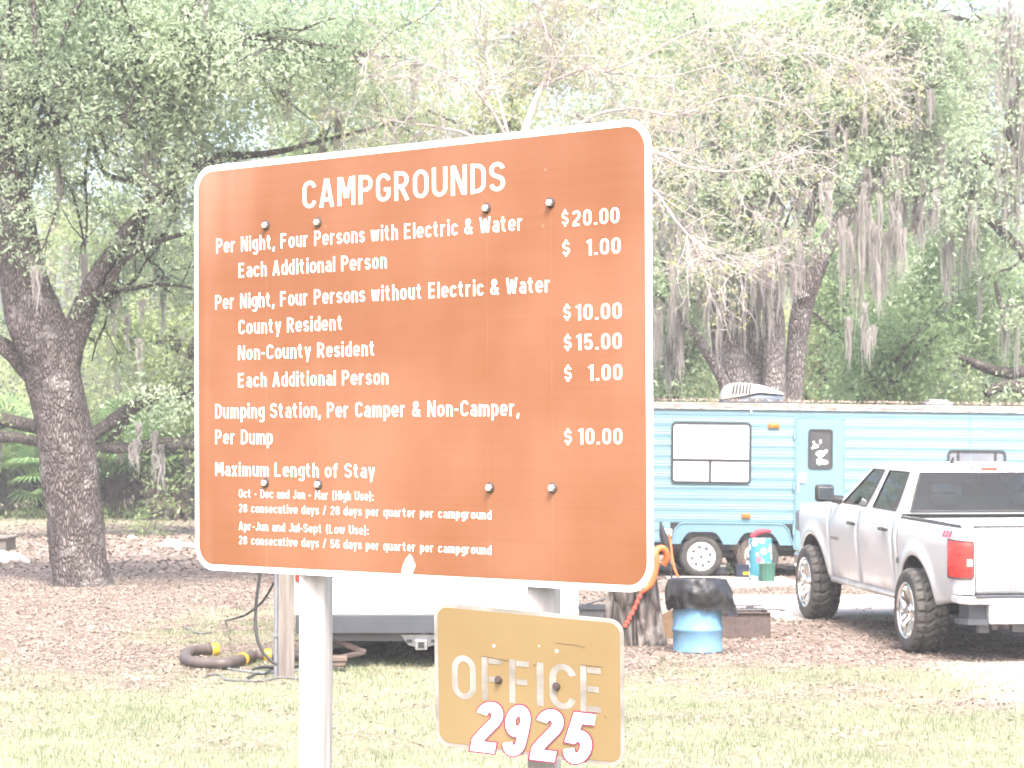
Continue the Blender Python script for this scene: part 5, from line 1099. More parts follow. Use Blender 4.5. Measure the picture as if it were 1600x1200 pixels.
    # wheel well, underside
    b = MB(); b.box(((f0 + f1) / 2, .50, zf - .12), (f1 - f0 - .02, .98, .26)); b.box(((xl + xr) / 2, Wd / 2, zb - .05), (xr - xl - .1, Wd - .1, .10)); b.box(((c1 + c2) / 2, 1.0, .34), (.95, 1.6, .08)); b.box(((xl + xr) / 2, .35, zb - .14), (xr - xl - .8, .07, .12)); b.box(((xl + xr) / 2, 2.0, zb - .14), (xr - xl - .8, .07, .12))
    b.build('underside', M['black_plastic'], root)
    for c in (c1, c2):
        for y in (.10, 2.2):
            s = -1 if y < 1 else 1; ctr = (c, y, .325)
            b = MB(); b.lathe([(.20, -.09), (.235, -.105), (.295, -.10), (.32, -.07), (.325, 0), (.32, .07), (.295, .10), (.20, .09)], 40, 'Y', ctr, False); wl = b.build('wheel', M['black_rubber'], root, True, 50)
            b = MB(); rp = [(.214, -.10), (.20, -.105), (.19, -.085), (.165, -.07), (.06, -.085), (.05, -.105), (.0, -.11)]; b.lathe([(r, q * -s if s > 0 else q) for r, q in rp], 40, 'Y', ctr, False); rm = b.build('rim', M['white_paint'], wl, True, 40)
            b = MB()
            for k in range(8):
                a = 2 * PI * k / 8 + .2; u = Vector((math.cos(a), 0, math.sin(a))); t = Vector((-math.sin(a), 0, math.cos(a))); yo = Vector((0, s * .081, 0)); o = Vector(ctr)
                b.add([o + u * .158 + t * .036 + yo, o + u * .158 - t * .036 + yo, o + u * .100 - t * .006 + yo, o + u * .100 + t * .006 + yo], [(0, 1, 2, 3)])
            for k in range(5):
                a = 2 * PI * k / 5; o = Vector(ctr) + Vector((math.cos(a) * .055, s * .092, math.sin(a) * .055)); b.lathe([(.014, -.012), (.014, .012)], 6, 'Y', tuple(o))
            b.lathe([(.028, -.015), (.024, .02), (0, .02)] if s > 0 else [(.028, .015), (.024, -.02), (0, -.02)], 12, 'Y', (c, y + s * .105, .325)); b.build('rim_holes', M['dark_steel'], rm)
    # big window
    def window(x0, x1, z0, z1, r, bars, pane, name='window', t=.035, curtain=True):
        w, h = x1 - x0, z1 - z0; cx_, cz = (x0 + x1) / 2, (z0 + z1) / 2
        b = MB(); b.ring(rrect(w, h, r, 5, cx_, cz), rrect(w - 2 * t, h - 2 * t, max(.01, r - t), 5, cx_, cz), .022, YW @ Matrix.Translation((0, 0, .012)))
        for (ax, az, bx_, bz) in bars: b.box(((ax + bx_) / 2, -.022, (az + bz) / 2), (max(.038, abs(bx_ - ax)), .014, max(.038, abs(bz - az))))
        wf = b.build(name, M['win_frame'], root)
        b = MB(); b.prism(rrect(w - 2 * t + .004, h - 2 * t + .004, max(.01, r - t), 5, cx_, cz), .003, YW @ Matrix.Translation((0, 0, .016))); b.build('pane', pane, wf)
        return wf
    x0, x1, z0, z1 = X(1046), X(1171), Zp(1108, 755.5), Zp(1108, 659.5)
    window(x0, x1, z0, z1, .07, [(x0 + .035, Zp(1108, 719), x1 - .035, Zp(1108, 719)), (X(1107), z0 + .035, X(1107), Zp(1108, 719) - .011)], M['curtain'])
    b = MB()
    for (px, py, l, s) in ((1113, 672, .13, .01), (1065, 738, .10, .008), (1130, 668, .06, .006)): b.add([(X(px) - s, -.0205, Zp(px, py) + l / 2), (X(px) + s, -.0205, Zp(px, py) + l / 2), (X(px), -.0205, Zp(px, py) - l / 2)], [(0, 1, 2)])
    b.build('curtain_gap', M['grey_metal'], root)
    # right window above the truck
    x0, x1, z0, z1 = X(1477), X(1569), Zp(1523, 772), Zp(1523, 703)
    window(x0, x1, z0, z1, .08, [(X(1494), z0 + .03, X(1494), z1 - .03), (X(1552), z0 + .03, X(1552), z1 - .03)], pmat('grey_screen', (.15, .165, .195), .3, var=.15, scale=5))
    # door
    x0, x1, z0, z1 = X(1239.5), X(1316.5), Zp(1278, 858), Zp(1278, 652.5); w, h = x1 - x0, z1 - z0
    b = MB(); b.prism(rrect(w - .03, h - .03, .025, 3, (x0 + x1) / 2, (z0 + z1) / 2), .030, YW @ Matrix.Translation((0, 0, .004))); dr = b.build('door', M['blue_skin2'], root)
    b = MB(); b.ring(rrect(w + .02, h + .02, .03, 3, (x0 + x1) / 2, (z0 + z1) / 2), rrect(w - .018, h - .018, .02, 3, (x0 + x1) / 2, (z0 + z1) / 2), .026, YW @ Matrix.Translation((0, 0, .002))); b.build('door_frame', M['blue_skin'], dr)
    wx0, wx1, wz0, wz1 = X(1259.5), X(1298), Zp(1278, 733), Zp(1278, 670.5)
    b = MB(); b.ring(rrect(wx1 - wx0, wz1 - wz0, .05, 5, (wx0 + wx1) / 2, (wz0 + wz1) / 2), rrect(wx1 - wx0 - .06, wz1 - wz0 - .06, .03, 5, (wx0 + wx1) / 2, (wz0 + wz1) / 2), .016, YW @ Matrix.Translation((0, 0, .0335))); b.build('window_frame', M['win_frame'], dr)
    b = MB(); b.prism(rrect(wx1 - wx0 - .058, wz1 - wz0 - .058, .03, 5, (wx0 + wx1) / 2, (wz0 + wz1) / 2), .004, YW @ Matrix.Translation((0, 0, .0345))); b.build('window_pane', pmat('grey_door_glass', (.05, .053, .06), .2, var=.2), dr)
    bw, bt = MB(), MB(); rg = random.Random(7)
    def blob(mb, px, py, w, h, k):
        n = 12; mb.prism([(X(px) + w * math.cos(2 * PI * i / n) * rg.uniform(.8, 1.1), Zp(px, py) + h * math.sin(2 * PI * i / n) * rg.uniform(.8, 1.1)) for i in range(n)], .002, YW @ Matrix.Translation((0, 0, .0386 + .0003 * k)))
    for k, (px, py, w, h) in enumerate(((1271, 697, .05, .035), (1278.5, 690, .018, .035), (1279, 709, .07, .05), (1287, 705, .03, .028), (1268, 691, .02, .02), (1285, 722, .06, .04), (1266, 700, .02, .018))): blob(bw, px, py, w, h, k)
    blob(bt, 1277, 721, .055, .055, 9); bw.build('paper_cutouts', M['white_paint'], dr); bt.build('teal_cutout', pmat('teal_paper', (.35, .65, .65), .7), dr)
    b = MB(); b.box((X(1250.5), -.045, Zp(1250, 747)), (.12, .03, .15), bev=.02); b.box((X(1245), -.042, Zp(1250, 763)), (.03, .02, .12), bev=.008); b.build('handle', M['white_paint'], dr)
    b = MB()
    for py in (680, 760, 830): b.box((X(1238), -.03, Zp(1238, py)), (.03, .03, .11), bev=.004)
    b.build('hinge', M['blue_skin'], dr)
    for (px, py, w) in ((1206, 665.5, .15), (1164, 806, .11)):
        b = MB(); b.box((X(px), -.03, Zp(px, py)), (w, .03, .065), bev=.01); lt = b.build('marker_light', M['amber'], root)
        b = MB(); b.box((X(px), -.016, Zp(px, py)), (w + .03, .012, .085), bev=.003); b.build('light_base', pmat('rust_plate', (.30, .17, .08), .8), lt)
    b = MB(); b.box((X(1040), -.03, Zp(1040, 832)), (.17, .03, .11), bev=.006); b.add([(X(1032), -.05, Zp(1040, 828)), (X(1047), -.05, Zp(1040, 828)), (X(1047), -.12, Zp(1040, 833)), (X(1032), -.12, Zp(1040, 833))], [(0, 1, 2, 3)]); b.build('outlet_cover', M['white_paint'], root)
    b = MB(); b.box((X(1170), .003 - .03, zt - .055), (.02, .012, .07)); b.build('drip_clip', M['white_paint'], root)
    b = MB(); b.box((X(1249), .02, Zp(1249, 873)), (.10, .07, .44), bev=.01); b.build('step_leg', M['blue_skin'], root)
    # roof air conditioner
    xa, xb = X(1130), X(1228); n = 16; L = xb - xa; secs = []
    top = lambda t: .30 * (np.interp(t, [0, .04, .15, .35, .6, .85, 1.0], [.45, .80, .97, 1.0, .93, .74, .50]))
    bw_, bd_ = MB(), MB()
    def shell(mb, lo, hi, wd):
        vs, fs = [], []; m = 12
        for i in range(n + 1):
            t = i / n; x = xa + L * t; h0, h1 = lo(t), hi(t); half = wd * (1 - .25 * abs(2 * t - 1) ** 3)
            for k in range(m): 
                a = PI * k / (m - 1); ca = math.copysign(abs(math.cos(a)) ** .45, math.cos(a)); vs.append((x, .95 - half * ca, zt + .09 + h0 + (h1 - h0) * math.sin(a) ** .35))
        for i in range(n):
            for k in range(m - 1): fs.append((i * m + k, (i + 1) * m + k, (i + 1) * m + k + 1, i * m + k + 1))
        fs += [tuple(range(m)), tuple(n * m + k for k in reversed(range(m)))]; mb.add(vs, fs)
    shell(bw_, lambda t: .30 * np.interp(t, [0, .3, .6, 1], [.14, .30, .50, .42]), lambda t: top(t), .36)
    shell(bd_, lambda t: 0.0, lambda t: .30 * np.interp(t, [0, .3, .6, 1], [.14, .30, .50, .42]) + .01, .345)
    ac = bw_.build('air_conditioner', pmat('old_ac_cover', (.36, .355, .335), .6, scale=5, var=.08), root, True, 50); bd_.build('ac_base', pmat('blue_grey_plastic', (.075, .095, .13), .5), ac, True, 50)
    b = MB()
    for k in range(6): b.box((xa + .17 + .05 * k, .95 - .356, zt + .09 + .20), (.024, .03, .14), (0, R_(8), 0))
    for k in range(8): b.box((xa + .18 + .034 * k, .95 - .338, zt + .09 + .06 + .004 * k), (.018, .03, .03))
    b.build('vent_slots', M['win_frame'], ac)
    b = MB(); b.box((X(1470), .5, zt + .10), (.42, .4, .06), bev=.02); b.box((X(1470), .5, zt + .14), (.3, .3, .05), (0, .04, 0), .015); b.build('roof_vent', pmat('grey_vent', (.22, .22, .24), .6), root)
    q = QB(); rg = np.random.default_rng(6); C = np.stack([rg.uniform(xl, xr, 1500), rg.uniform(-.02, .9, 1500), np.full(1500, zt + .115)], -1) ; q.add(*leaf_quads(C, .06, rg)); q.build('roof_leaves', M['litter'], root)
blue_trailer()
cord('extension_cord', [at(1045, 835, TZ - .12), at(1048, 850, TZ - .14), at(1050, 868, TZ - .3), at(1053, 885, TZ - .6), at(1058, 898, TZ - .8), gp(1065, 908, .03), gp(1078, 909, .04)], .018, M['orange'], 'orange extension cord hanging from the blue trailer outlet', 'cord')

# ------------------------------------------------------------------ silver pickup truck
M['silver'] = pmat('silver_paint', (.61, .61, .62), .32, .25, var=.03, scale=2, coat=.5)
def mud_silver():
    m = M['silver'].copy(); m.name = 'silver_paint_muddy'; t = m.node_tree; p = t.nodes["Principled BSDF"]; src = p.inputs["Base Color"].links[0].from_socket
    tc = node(t, "ShaderNodeTexCoord"); sp = node(t, "ShaderNodeSeparateXYZ"); t.links.new(tc.outputs["Object"], sp.inputs[0])
    n = node(t, "ShaderNodeTexNoise"); n.inputs["Scale"].default_value = 6; n.inputs["Detail"].default_value = 8; t.links.new(tc.outputs["Object"], n.inputs["Vector"])
    a = node(t, "ShaderNodeMath", operation='MULTIPLY_ADD'); a.inputs[1].default_value = -2.6; a.inputs[2].default_value = 1.60; t.links.new(sp.outputs[2], a.inputs[0])
    b = node(t, "ShaderNodeMath", operation='MULTIPLY_ADD'); b.inputs[1].default_value = 1.5; t.links.new(n.outputs["Fac"], b.inputs[0]); t.links.new(a.outputs[0], b.inputs[2])
    c = node(t, "ShaderNodeMath", operation='SUBTRACT', use_clamp=True); c.inputs[1].default_value = .72; t.links.new(b.outputs[0], c.inputs[0])
    mx = node(t, "ShaderNodeMix", data_type='RGBA'); mx.clamp_factor = True; t.links.new(c.outputs[0], mx.inputs[0]); t.links.new(src, mx.inputs[6]); mx.inputs[7].default_value = (.20, .16, .13, 1); t.links.new(mx.outputs[2], p.inputs["Base Color"]); return m
M['silver_mud'] = mud_silver()
M['tyre'] = pmat('muddy_tyre', (.035, .034, .034), .85, scale=8, col2=(.085, .077, .07), detail=6)
M['chrome'] = pmat('chrome', (.80, .80, .80), .16, 1.0, var=.05)
M['tint'] = bpy.data.materials.new('tinted_glass'); M['tint'].use_nodes = True
def tint_material(m):
    t = m.node_tree; t.nodes.clear(); o = node(t, "ShaderNodeOutputMaterial"); tr = node(t, "ShaderNodeBsdfTransparent"); tr.inputs[0].default_value = (.30, .36, .35, 1)
    g = node(t, "ShaderNodeBsdfGlossy"); g.inputs["Roughness"].default_value = .03; f = node(t, "ShaderNodeFresnel"); f.inputs[0].default_value = 1.6
    mx = node(t, "ShaderNodeMixShader"); t.links.new(f.outputs[0], mx.inputs[0]); t.links.new(tr.outputs[0], mx.inputs[1]); t.links.new(g.outputs[0], mx.inputs[2]); t.links.new(mx.outputs[0], o.inputs[0])
tint_material(M['tint'])
M['seat'] = pmat('dark_seat_cloth', (.05, .05, .055), .8)
M['emblem_red'] = pmat('red_emblem', (.60, .03, .10), .4)
def truck():
    root = empty('pickup_truck', (0, 0, 0), 'silver four-door pickup truck with big muddy tyres parked before the blue trailer', 'truck')
    WB, HW = 3.645, .985
    yaw = R_(9.08); pitch = math.atan2(.078, WB)
    off = Vector((3.92, 25.0, 0)) + Vector((math.cos(yaw), math.sin(yaw), 0)) * 1.0
    root.location = (off.x, off.y, gzf(3.9, 24.9)); root.rotation_euler = (pitch, 0, yaw)
    def half(y, z):
        x = np.interp(z, [.40, .50, .62, .85, 1.05, 1.15, 1.17, 1.26, 1.34], [.90, .93, .955, .985, 1.0, 1.0, .993, .975, .945])
        for yc in (0, WB):
            r = math.hypot(y - yc, z - .42); x += .030 * math.exp(-((r - .56) / .075) ** 2)
        if y > 4.1: x -= .55 * (y - 4.1) ** 2 * 1.2
        if y < -1.0: x -= .8 * (-1.0 - y) ** 2
        return x
    RA = .535
    def zb(y, sill):
        z = sill
        for yc in (0, WB):
            d = abs(y - yc)
            if d < RA: z = max(z, .42 + math.sqrt(RA * RA - d * d) * .98)
        return z
    def panel(name, y0, y1, ztop, sill=.5, mat='silver_mud', rows=16):
        ys = set(np.linspace(y0, y1, max(3, int((y1 - y0) / .09))))
        for yc in (0, WB):
            for a in np.linspace(0, PI, 26):
                y = yc + RA * math.cos(a)
                if y0 < y < y1: ys.add(y)
        ys = sorted(ys); out = None
        for s in (-1, 1):
            b = MB(); vs, fs = [], []
            for y in ys:
                a, c = zb(y, sill(y) if callable(sill) else sill), ztop(y)
                for k in range(rows + 1):
                    z = a + (c - a) * k / rows; vs.append((s * half(y, z), y, z))
            n = rows + 1
            for i in range(len(ys) - 1):
                for k in range(rows): fs.append((i * n + k, (i + 1) * n + k, (i + 1) * n + k + 1, i * n + k + 1) if s > 0 else (i * n + k, i * n + k + 1, (i + 1) * n + k + 1, (i + 1) * n + k))
            me = bpy.data.meshes.new(name); me.from_pydata(vs, [], fs); me.update(); o = link_mesh(name, me, M[mat], root, True)
            md = o.modifiers.new('thick', 'SOLIDIFY'); md.thickness = .02; md.offset = -1
            if s < 0: out = o
        return out
    bed = panel('bed_side', -1.17, .585, lambda y: 1.275, lambda y: .50 + .07 * min(1, max(0, (-.5 - y) / .5)))
    panel('cab_corner', .605, .755, lambda y: 1.325)
    d2 = panel('door', .765, 1.955, lambda y: 1.325); d1 = panel('door', 1.967, 3.015, lambda y: 1.325 - .005 * max(0, y - 2.6))
    panel('front_fender', 3.027, 4.50, lambda y: 1.32 - .05 * (y - 3.0) - .06 * max(0, y - 3.9) ** 2)
    for dd, y in ((d1, 2.08), (d2, .98)):
        b = MB(); x = -half(y, 1.14)
        b.tube([(x - .004, y - .10, 1.142), (x - .035, y - .08, 1.146), (x - .038, y + .06, 1.148), (x - .004, y + .09, 1.148)], [.014, .018, .018, .014], 8); b.build('handle', M['black_plastic'], dd, True)
        b = MB(); b.lathe([(.0, -.003), (.055, -.003), (.06, .002), (0, .004)], 16, 'X', (x - .002, y + .0, 1.125)); b.build('handle_cup', M['silver'], dd, True)
    # lettering on the front door, red 4X4 on the bed side
    b = MB(); put_text(b, 'SILVERADO', 0, .30, 0, .035, 0); P = [(-half(2.95 - u, .93 + v) - .004, 2.93 - u, .93 + v) for u, v, q in b.v]; b.v = P; b.build('badge', M['chrome'], d1)
    b = MB(); put_text(b, '4X4', 0, .25, 0, .066, 0, sw=2.0, slant=.22); b.v = [(-half(-.82 - u, 1.175 + v) - .004, -.80 - u, 1.175 + v) for u, v, q in b.v]; b.build('badge', M['emblem_red'], bed)
    b = MB(); yb = .47; b.lathe([(.03, -.004), (.03, .004), (0, .006)], 14, 'X', (-half(.35, 1.0) - .001, .55, .86)); b.build('fuel_cap', M['dark_steel'], bed)
    # greenhouse: rings of body and glass
    zl = [1.315, 1.34, 1.47, 1.60, 1.725, 1.742, 1.762, 1.780, 1.794, 1.803]
    def ring(i):
        z = zl[i]; t = (z - 1.34) / (1.725 - 1.34); t = max(-.06, t)
        wx = np.interp(z, [1.315, 1.34, 1.725, 1.762, 1.780, 1.794, 1.803], [.945, .935, .80, .765, .735, .68, .58])
        yr = np.interp(z, [1.315, 1.725, 1.762, 1.794, 1.803], [.625, .70, .74, .82, .92]); ys_ = np.interp(z, [1.315, 1.34, 1.725, 1.762, 1.794, 1.803], [2.86, 2.80, 2.06, 1.98, 1.86, 1.72])
        tt = min(1, max(0, t)); fr = [0, .05, .08 - .03 * tt, .435 + .095 * tt, .545 + .115 * tt, .93, .96, 1.0]
        side = [(-wx, yr + (ys_ - yr) * f) for f in fr]
        bow = np.interp(z, [1.315, 1.725, 1.803], [.30, .20, .12]); front = [(-wx * math.cos(PI * k / 12), ys_ + bow * math.sin(PI * k / 12) ** .8) for k in range(1, 12)]
        rside = [(-x, y) for x, y in reversed(side)]
        rb = .045; rear = [(wx * f, yr - rb * (1 - f * f)) for f in (.985, .90, .6, .3, 0, -.3, -.6, -.90, -.985)]
        return [(x, y, z) for x, y in side + front + rside + rear]
    rings = [ring(i) for i in range(len(zl))]; n = len(rings[0]); body, gl = MB(), MB(); body.v = [p for r in rings for p in r]; gl.v = list(body.v)
    ns = 8; iF = ns; iR = ns + 11; iB = iR + ns
    def is_glass(k, lev):
        if not (1 <= lev < 4): return False
        if k in (2, 4): return True
        if iF <= k < iF + 10: return True
        if k in (iR + 7 - 3, iR + 7 - 5): return True
        return iB + 1 <= k < iB + 7
    for lev in range(len(zl) - 1):
        for k in range(n):
            q = (lev * n + k, lev * n + (k + 1) % n, (lev + 1) * n + (k + 1) % n, (lev + 1) * n + k); (gl if is_glass(k, lev) else body).f.append(q)
    body.f.append(tuple((len(zl) - 1) * n + k for k in range(n)))
    for mb_, nm, mm in ((body, 'cab', 'silver'), (gl, 'windows', 'tint')):
        me = bpy.data.meshes.new(nm); me.from_pydata(mb_.v, [], mb_.f); me.update(); bm = bmesh.new(); bm.from_mesh(me); bmesh.ops.delete(bm, geom=[v for v in bm.verts if not v.link_faces], context='VERTS'); bmesh.ops.recalc_face_normals(bm, faces=bm.faces); bm.to_mesh(me); bm.free()
        o = link_mesh(nm, me, M[mm], root, True); me.set_sharp_from_angle(angle=R_(28))
        if nm == 'cab': md = o.modifiers.new('thick', 'SOLIDIFY'); md.thickness = .018; md.offset = -1
    # black window trims
    tb_ = MB(); R1, R4 = rings[1], rings[4]
    for (a, c) in ((2, 3), (4, 5)):
        for sgn in (1, -1):
            f = lambda p: (p[0] * sgn - .004 * sgn, p[1], p[2])
            tb_.tube([f(R1[a]), f(R1[c]), f(R4[c]), f(R4[a]), f(R1[a])], .008, 5)
    B = [rings[1][k] for k in range(iB + 1, iB + 8)]; T = [rings[4][k] for k in range(iB + 1, iB + 8)]
    off_ = lambda p: (p[0], p[1] - .004, p[2]); tb_.tube([off_(p) for p in B], .012, 6); tb_.tube([off_(p) for p in T], .008, 6); tb_.tube([off_(B[0]), off_(T[0])], .010, 6); tb_.tube([off_(B[-1]), off_(T[-1])], .010, 6)
    tb_.build('window_trim', M['black_plastic'], root, True)
    # interior
    b = MB(); b.box((0, 1.8, 1.0), (1.75, 2.2, .5)); b.box((0, .95, 1.3), (1.5, .18, .36), (R_(-10), 0, 0), .05)
    for s in (-1, 1):
        b.box((s * .42, 1.95, 1.36), (.5, .16, .5), (R_(-12), 0, 0), .06); b.box((s * .42, 1.90, 1.62), (.26, .10, .16), bev=.04); b.box((s * .42, .84, 1.46), (.30, .10, .13), bev=.04)
    b.tube([(-.42 + .19 * math.cos(a), 2.45 + .06 * math.sin(a), 1.36 + .18 * math.sin(a)) for a in np.linspace(0, 2 * PI, 17)], .014, 6); b.box((0, 2.72, 1.27), (1.6, .3, .14), bev=.04)
    b.build('seats', M['seat'], root)
    # hood and nose
    vs, fs = [], []; yy = np.linspace(2.84, 4.62, 14); xx = np.linspace(-1, 1, 13)
    for y in yy:
        for u in xx:
            w = half(y, 1.22) - .03; z = 1.335 - .05 * (y - 3.0) - .10 * max(0, y - 4.2) ** 1.2 - .03 * abs(u) ** 4 + .02 * math.exp(-((abs(u) - .55) / .12) ** 2)
            vs.append((u * w, y, z))
    for i in range(13):
        for k in range(12): fs.append((i * 13 + k, i * 13 + k + 1, (i + 1) * 13 + k + 1, (i + 1) * 13 + k))
    b = MB(); b.add(vs, fs); b.build('hood', M['silver'], root, True)
    b = MB(); b.box((0, 4.50, .93), (1.72, .18, .52), bev=.06); b.box((0, 4.58, .60), (1.86, .26, .20), bev=.05); b.build('front_bumper', M['chrome'], root)
    b = MB(); b.box((0, 4.60, .95), (1.3, .03, .34)); b.build('grille', M['black_plastic'], root)
    for s in (-1, 1):
        b = MB(); b.box((s * .80, 4.47, 1.05), (.30, .16, .26), bev=.04); b.build('headlight', M['galv'], root)
    # tonneau cover, bed rails, tailgate
    b = MB(); b.box((0, -.28, 1.262), (1.74, 1.66, .03), bev=.012); b.build('bed_cover', pmat('pale_bed_cover', (.5, .49, .49), .6), root)
    b = MB()
    for s in (-1, 1): b.tube([(s * .935, -1.14, 1.281), (s * .938, -.3, 1.287), (s * .938, .57, 1.284)], [.022, .024, .022], 8)
    b.tube([(-.82, -1.20, 1.283), (.82, -1.20, 1.283)], .016, 8); b.build('rail_cap', M['black_plastic'], root, True)
    vs, fs = [], []; zz = np.linspace(.665, 1.275, 18); xx = np.linspace(-.80, .80, 21)
    for z in zz:
        for x in xx:
            y = -1.205 - .02 * (1 - (x / .8) ** 2) - .018 * sstep(1.15, 1.24, z) - .012 * (np.exp(-((z - .78) / .05) ** 2)) + .012 * float(sstep(.0, 1, 1 - abs(z - .98) / .16)) * (abs(x) < .62)
            vs.append((x, float(y), z))
    m = len(xx)
    for i in range(len(zz) - 1):
        for k in range(m - 1): fs.append((i * m + k, i * m + k + 1, (i + 1) * m + k + 1, (i + 1) * m + k))
    me = bpy.data.meshes.new('tailgate'); me.from_pydata(vs, [], fs); me.update(); tg = link_mesh('tailgate', me, M['silver'], root, True); md = tg.modifiers.new('thick', 'SOLIDIFY'); md.thickness = .05; md.offset = -1
    b = MB(); put_text(b, 'SILVERADO', -.74, -.36, .70, .042, 0); b.v = [(u, -1.243, v) for u, v, q in b.v]; b.build('badge', M['galv'], tg)
    b = MB(); b.lathe([(.0, -.006), (.085, -.006), (.09, 0), (.05, .004)], 20, 'Y', (0, -1.224, 1.06)); b.build('tailgate_handle', M['black_plastic'], tg, True)
    for s in (-1, 1):
        # corner post of the bed behind the lamp
        b = MB(); vs, fs = [], []; pts = [(.985, -1.10), (.975, -1.16), (.945, -1.205), (.90, -1.222), (.818, -1.226)]; nz = 10
        for k in range(nz + 1):
            z = .66 + (1.275 - .66) * k / nz
            for x, y in pts: vs.append((s * (x - .02 * max(0, (z - 1.15) / .12)), y, z))
        for k in range(nz):
            for i in range(4): fs.append((k * 5 + i, k * 5 + i + 1, (k + 1) * 5 + i + 1, (k + 1) * 5 + i))
        b.add(vs, fs); b.build('bed_corner', M['silver_mud'], root, True)
        b = MB(); vs, fs = [], []; pts = [(1.006, -1.04), (.995, -1.12), (.975, -1.185), (.94, -1.222), (.90, -1.238), (.845, -1.242)]; z0, z1 = .812, 1.15
        sec = [(z0, .0), (z0 + .012, .008), (z0 + .12, .013), (1.0, .015), (z1 - .05, .012), (z1 - .012, .008), (z1, .0)]; L = len(pts)
        for z, o_ in sec:
            for i, (x, y) in enumerate(pts): vs.append((s * (x + o_ * (1 if i < 3 else .3)), y - o_ * (.2 if i < 2 else 1), z + (.02 * (1 - i / 5) if z > 1 else -.0)))
        for k in range(len(sec) - 1):
            for i in range(L - 1): fs.append((k * L + i, k * L + i + 1, (k + 1) * L + i + 1, (k + 1) * L + i))
        b.add(vs, fs); tl = b.build('tail_light', M['tail_red'], root, True, 60)
        b = MB(); b.box((s * .878, -1.2575, .955), (.05, .006, .065), bev=.002); b.build('reverse_lamp', M['sign_white'], tl)
        b = MB(); b.tube([(s * x * 1.002, y - .004, z0 - .004) for x, y in pts], .010, 5); b.tube([(s * x * 1.002, y - .004, z1 + .012 - .003 * i) for i, (x, y) in enumerate(pts)], .009, 5); b.tube([(s * 1.012, -1.035, z0), (s * 1.012, -1.035, z1 + .02)], .009, 5); b.tube([(s * .838, -1.244, z0), (s * .838, -1.244, z1)], .007, 5)
        for zz_ in (.89, 1.04): b.tube([(s * (x + .016), y - .016, zz_) for x, y in pts[1:]], .003, 4)
        b.build('lamp_trim', pmat('lamp_trim', (.05, .03, .035), .5), tl, True)
    b = MB(); b.box((0, .715, 1.757), (.36, .05, .042), bev=.01); hl = b.build('brake_light', M['tail_red'], root)
    b = MB(); b.box((0, .683, 1.757), (.16, .02, .038), bev=.006); b.build('brake_light_centre', pmat('bright_red_lens', (.80, .06, .04), .3), hl)
    for s in (-1, 1):
        b = MB(); b.box((s * .125, .684, 1.758), (.07, .014, .03)); b.build('cargo_lamp', M['sign_white'], hl)
    # rear bumper
    b = MB(); o_ = [(-.99, -1.06), (-.985, -1.24), (-.93, -1.33), (-.70, -1.37), (.70, -1.37), (.93, -1.33), (.985, -1.24), (.99, -1.06), (.90, -1.06), (.85, -1.20), (-.85, -1.20), (-.90, -1.06)]
    b.prism(o_, .07, Matrix.Translation((0, 0, .575)))
    b.prism([(-.72, -1.36), (.72, -1.36), (.72, -1.20), (-.72, -1.20)], .18, Matrix.Translation((0, 0, .394)))
    rb = b.build('rear_bumper', M['silver'], root); rb.modifiers.new('bev', 'BEVEL').width = .012
    b = MB()
    for s in (-1, 1):
        b.prism([(s * .725, -1.345), (s * .91, -1.30), (s * .96, -1.20), (s * .96, -1.08), (s * .725, -1.18)], .05, Matrix.Translation((0, 0, .385)))
        b.prism([(s * .725, -1.28), (s * .88, -1.24), (s * .93, -1.12), (s * .725, -1.12)], .14, Matrix.Translation((0, 0, .435)))
    b.box((0, -1.30, .65), (1.7, .16, .012)); b.build('bumper_step', M['grey_metal'], rb)
    b = MB(); b.box((0, -1.18, .36), (.9, .10, .10)); b.box((0, -1.26, .33), (.09, .16, .09)); b.tube([(-.62, -1.22, .36), (-.60, -.9, .36)], .035, 10); b.box((-.72, -1.16, .35), (.10, .08, .10))
    b.build('hitch', M['dark_steel'], rb)
    # mirrors, antenna
    for s in (-1, 1):
        b = MB(); b.box((s * 1.145, 2.66, 1.44), (.21, .10, .185), (0, 0, s * R_(-8)), .035); mr = b.build('mirror', M['black_plastic'], root, True)
        b = MB(); b.tube([(s * .92, 2.74, 1.36), (s * 1.06, 2.70, 1.38)], [.05, .04], 8); b.build('mirror_arm', M['black_plastic'], mr, True)
        b = MB(); b.box((s * 1.145, 2.608, 1.44), (.155, .006, .125), (0, 0, s * R_(-8)), .002); b.build('mirror_glass', pmat('mirror_glass', (.62, .66, .68), .03, 1.0, var=.0), mr)
    b = MB(); b.tube([(-.2, 1.25, 1.795), (-.2, 1.20, 1.865)], [.025, .008], 8); b.build('antenna_fin', M['black_plastic'], root)
    # chassis, plus black filler blocks added to darken panel gaps and wheel arches
    b = MB(); b.box((0, 1.75, .80), (1.70, 2.5, .5)); b.box((0, -.3, .99), (1.62, 1.6, .46)); b.box((0, 4.1, .86), (1.5, .8, .5)); b.box((0, 3.645, 1.06), (1.3, 1.2, .22))
    for s in (-1, 1): b.box((s * .42, 1.7, .50), (.10, 5.4, .15))
    b.cyl((-.8, 0, .42), (.8, 0, .42), .06); b.lathe([(0, -.16), (.12, -.1), (.15, 0), (.12, .1), (0, .16)], 12, 'Y', (0, 0, .42)); b.cyl((-.8, WB, .42), (.8, WB, .42), .05)
    for s in (-1, 1): b.cyl((s * .5, -.1, .40), (s * .45, .1, .85), .035); b.box((s * .55, 0, .36), (.07, 1.4, .03))
    b.build('chassis', M['black_plastic'], root)
    for s in (-1, 1): b = MB(); b.tube([(s * .925, .62, .485), (s * .925, 3.05, .485)], .035, 8); b.build('rocker', M['silver_mud'], root, True)
    # wheels: knobby tyres, chrome split-spoke rims
    RT, WT = .413, .155
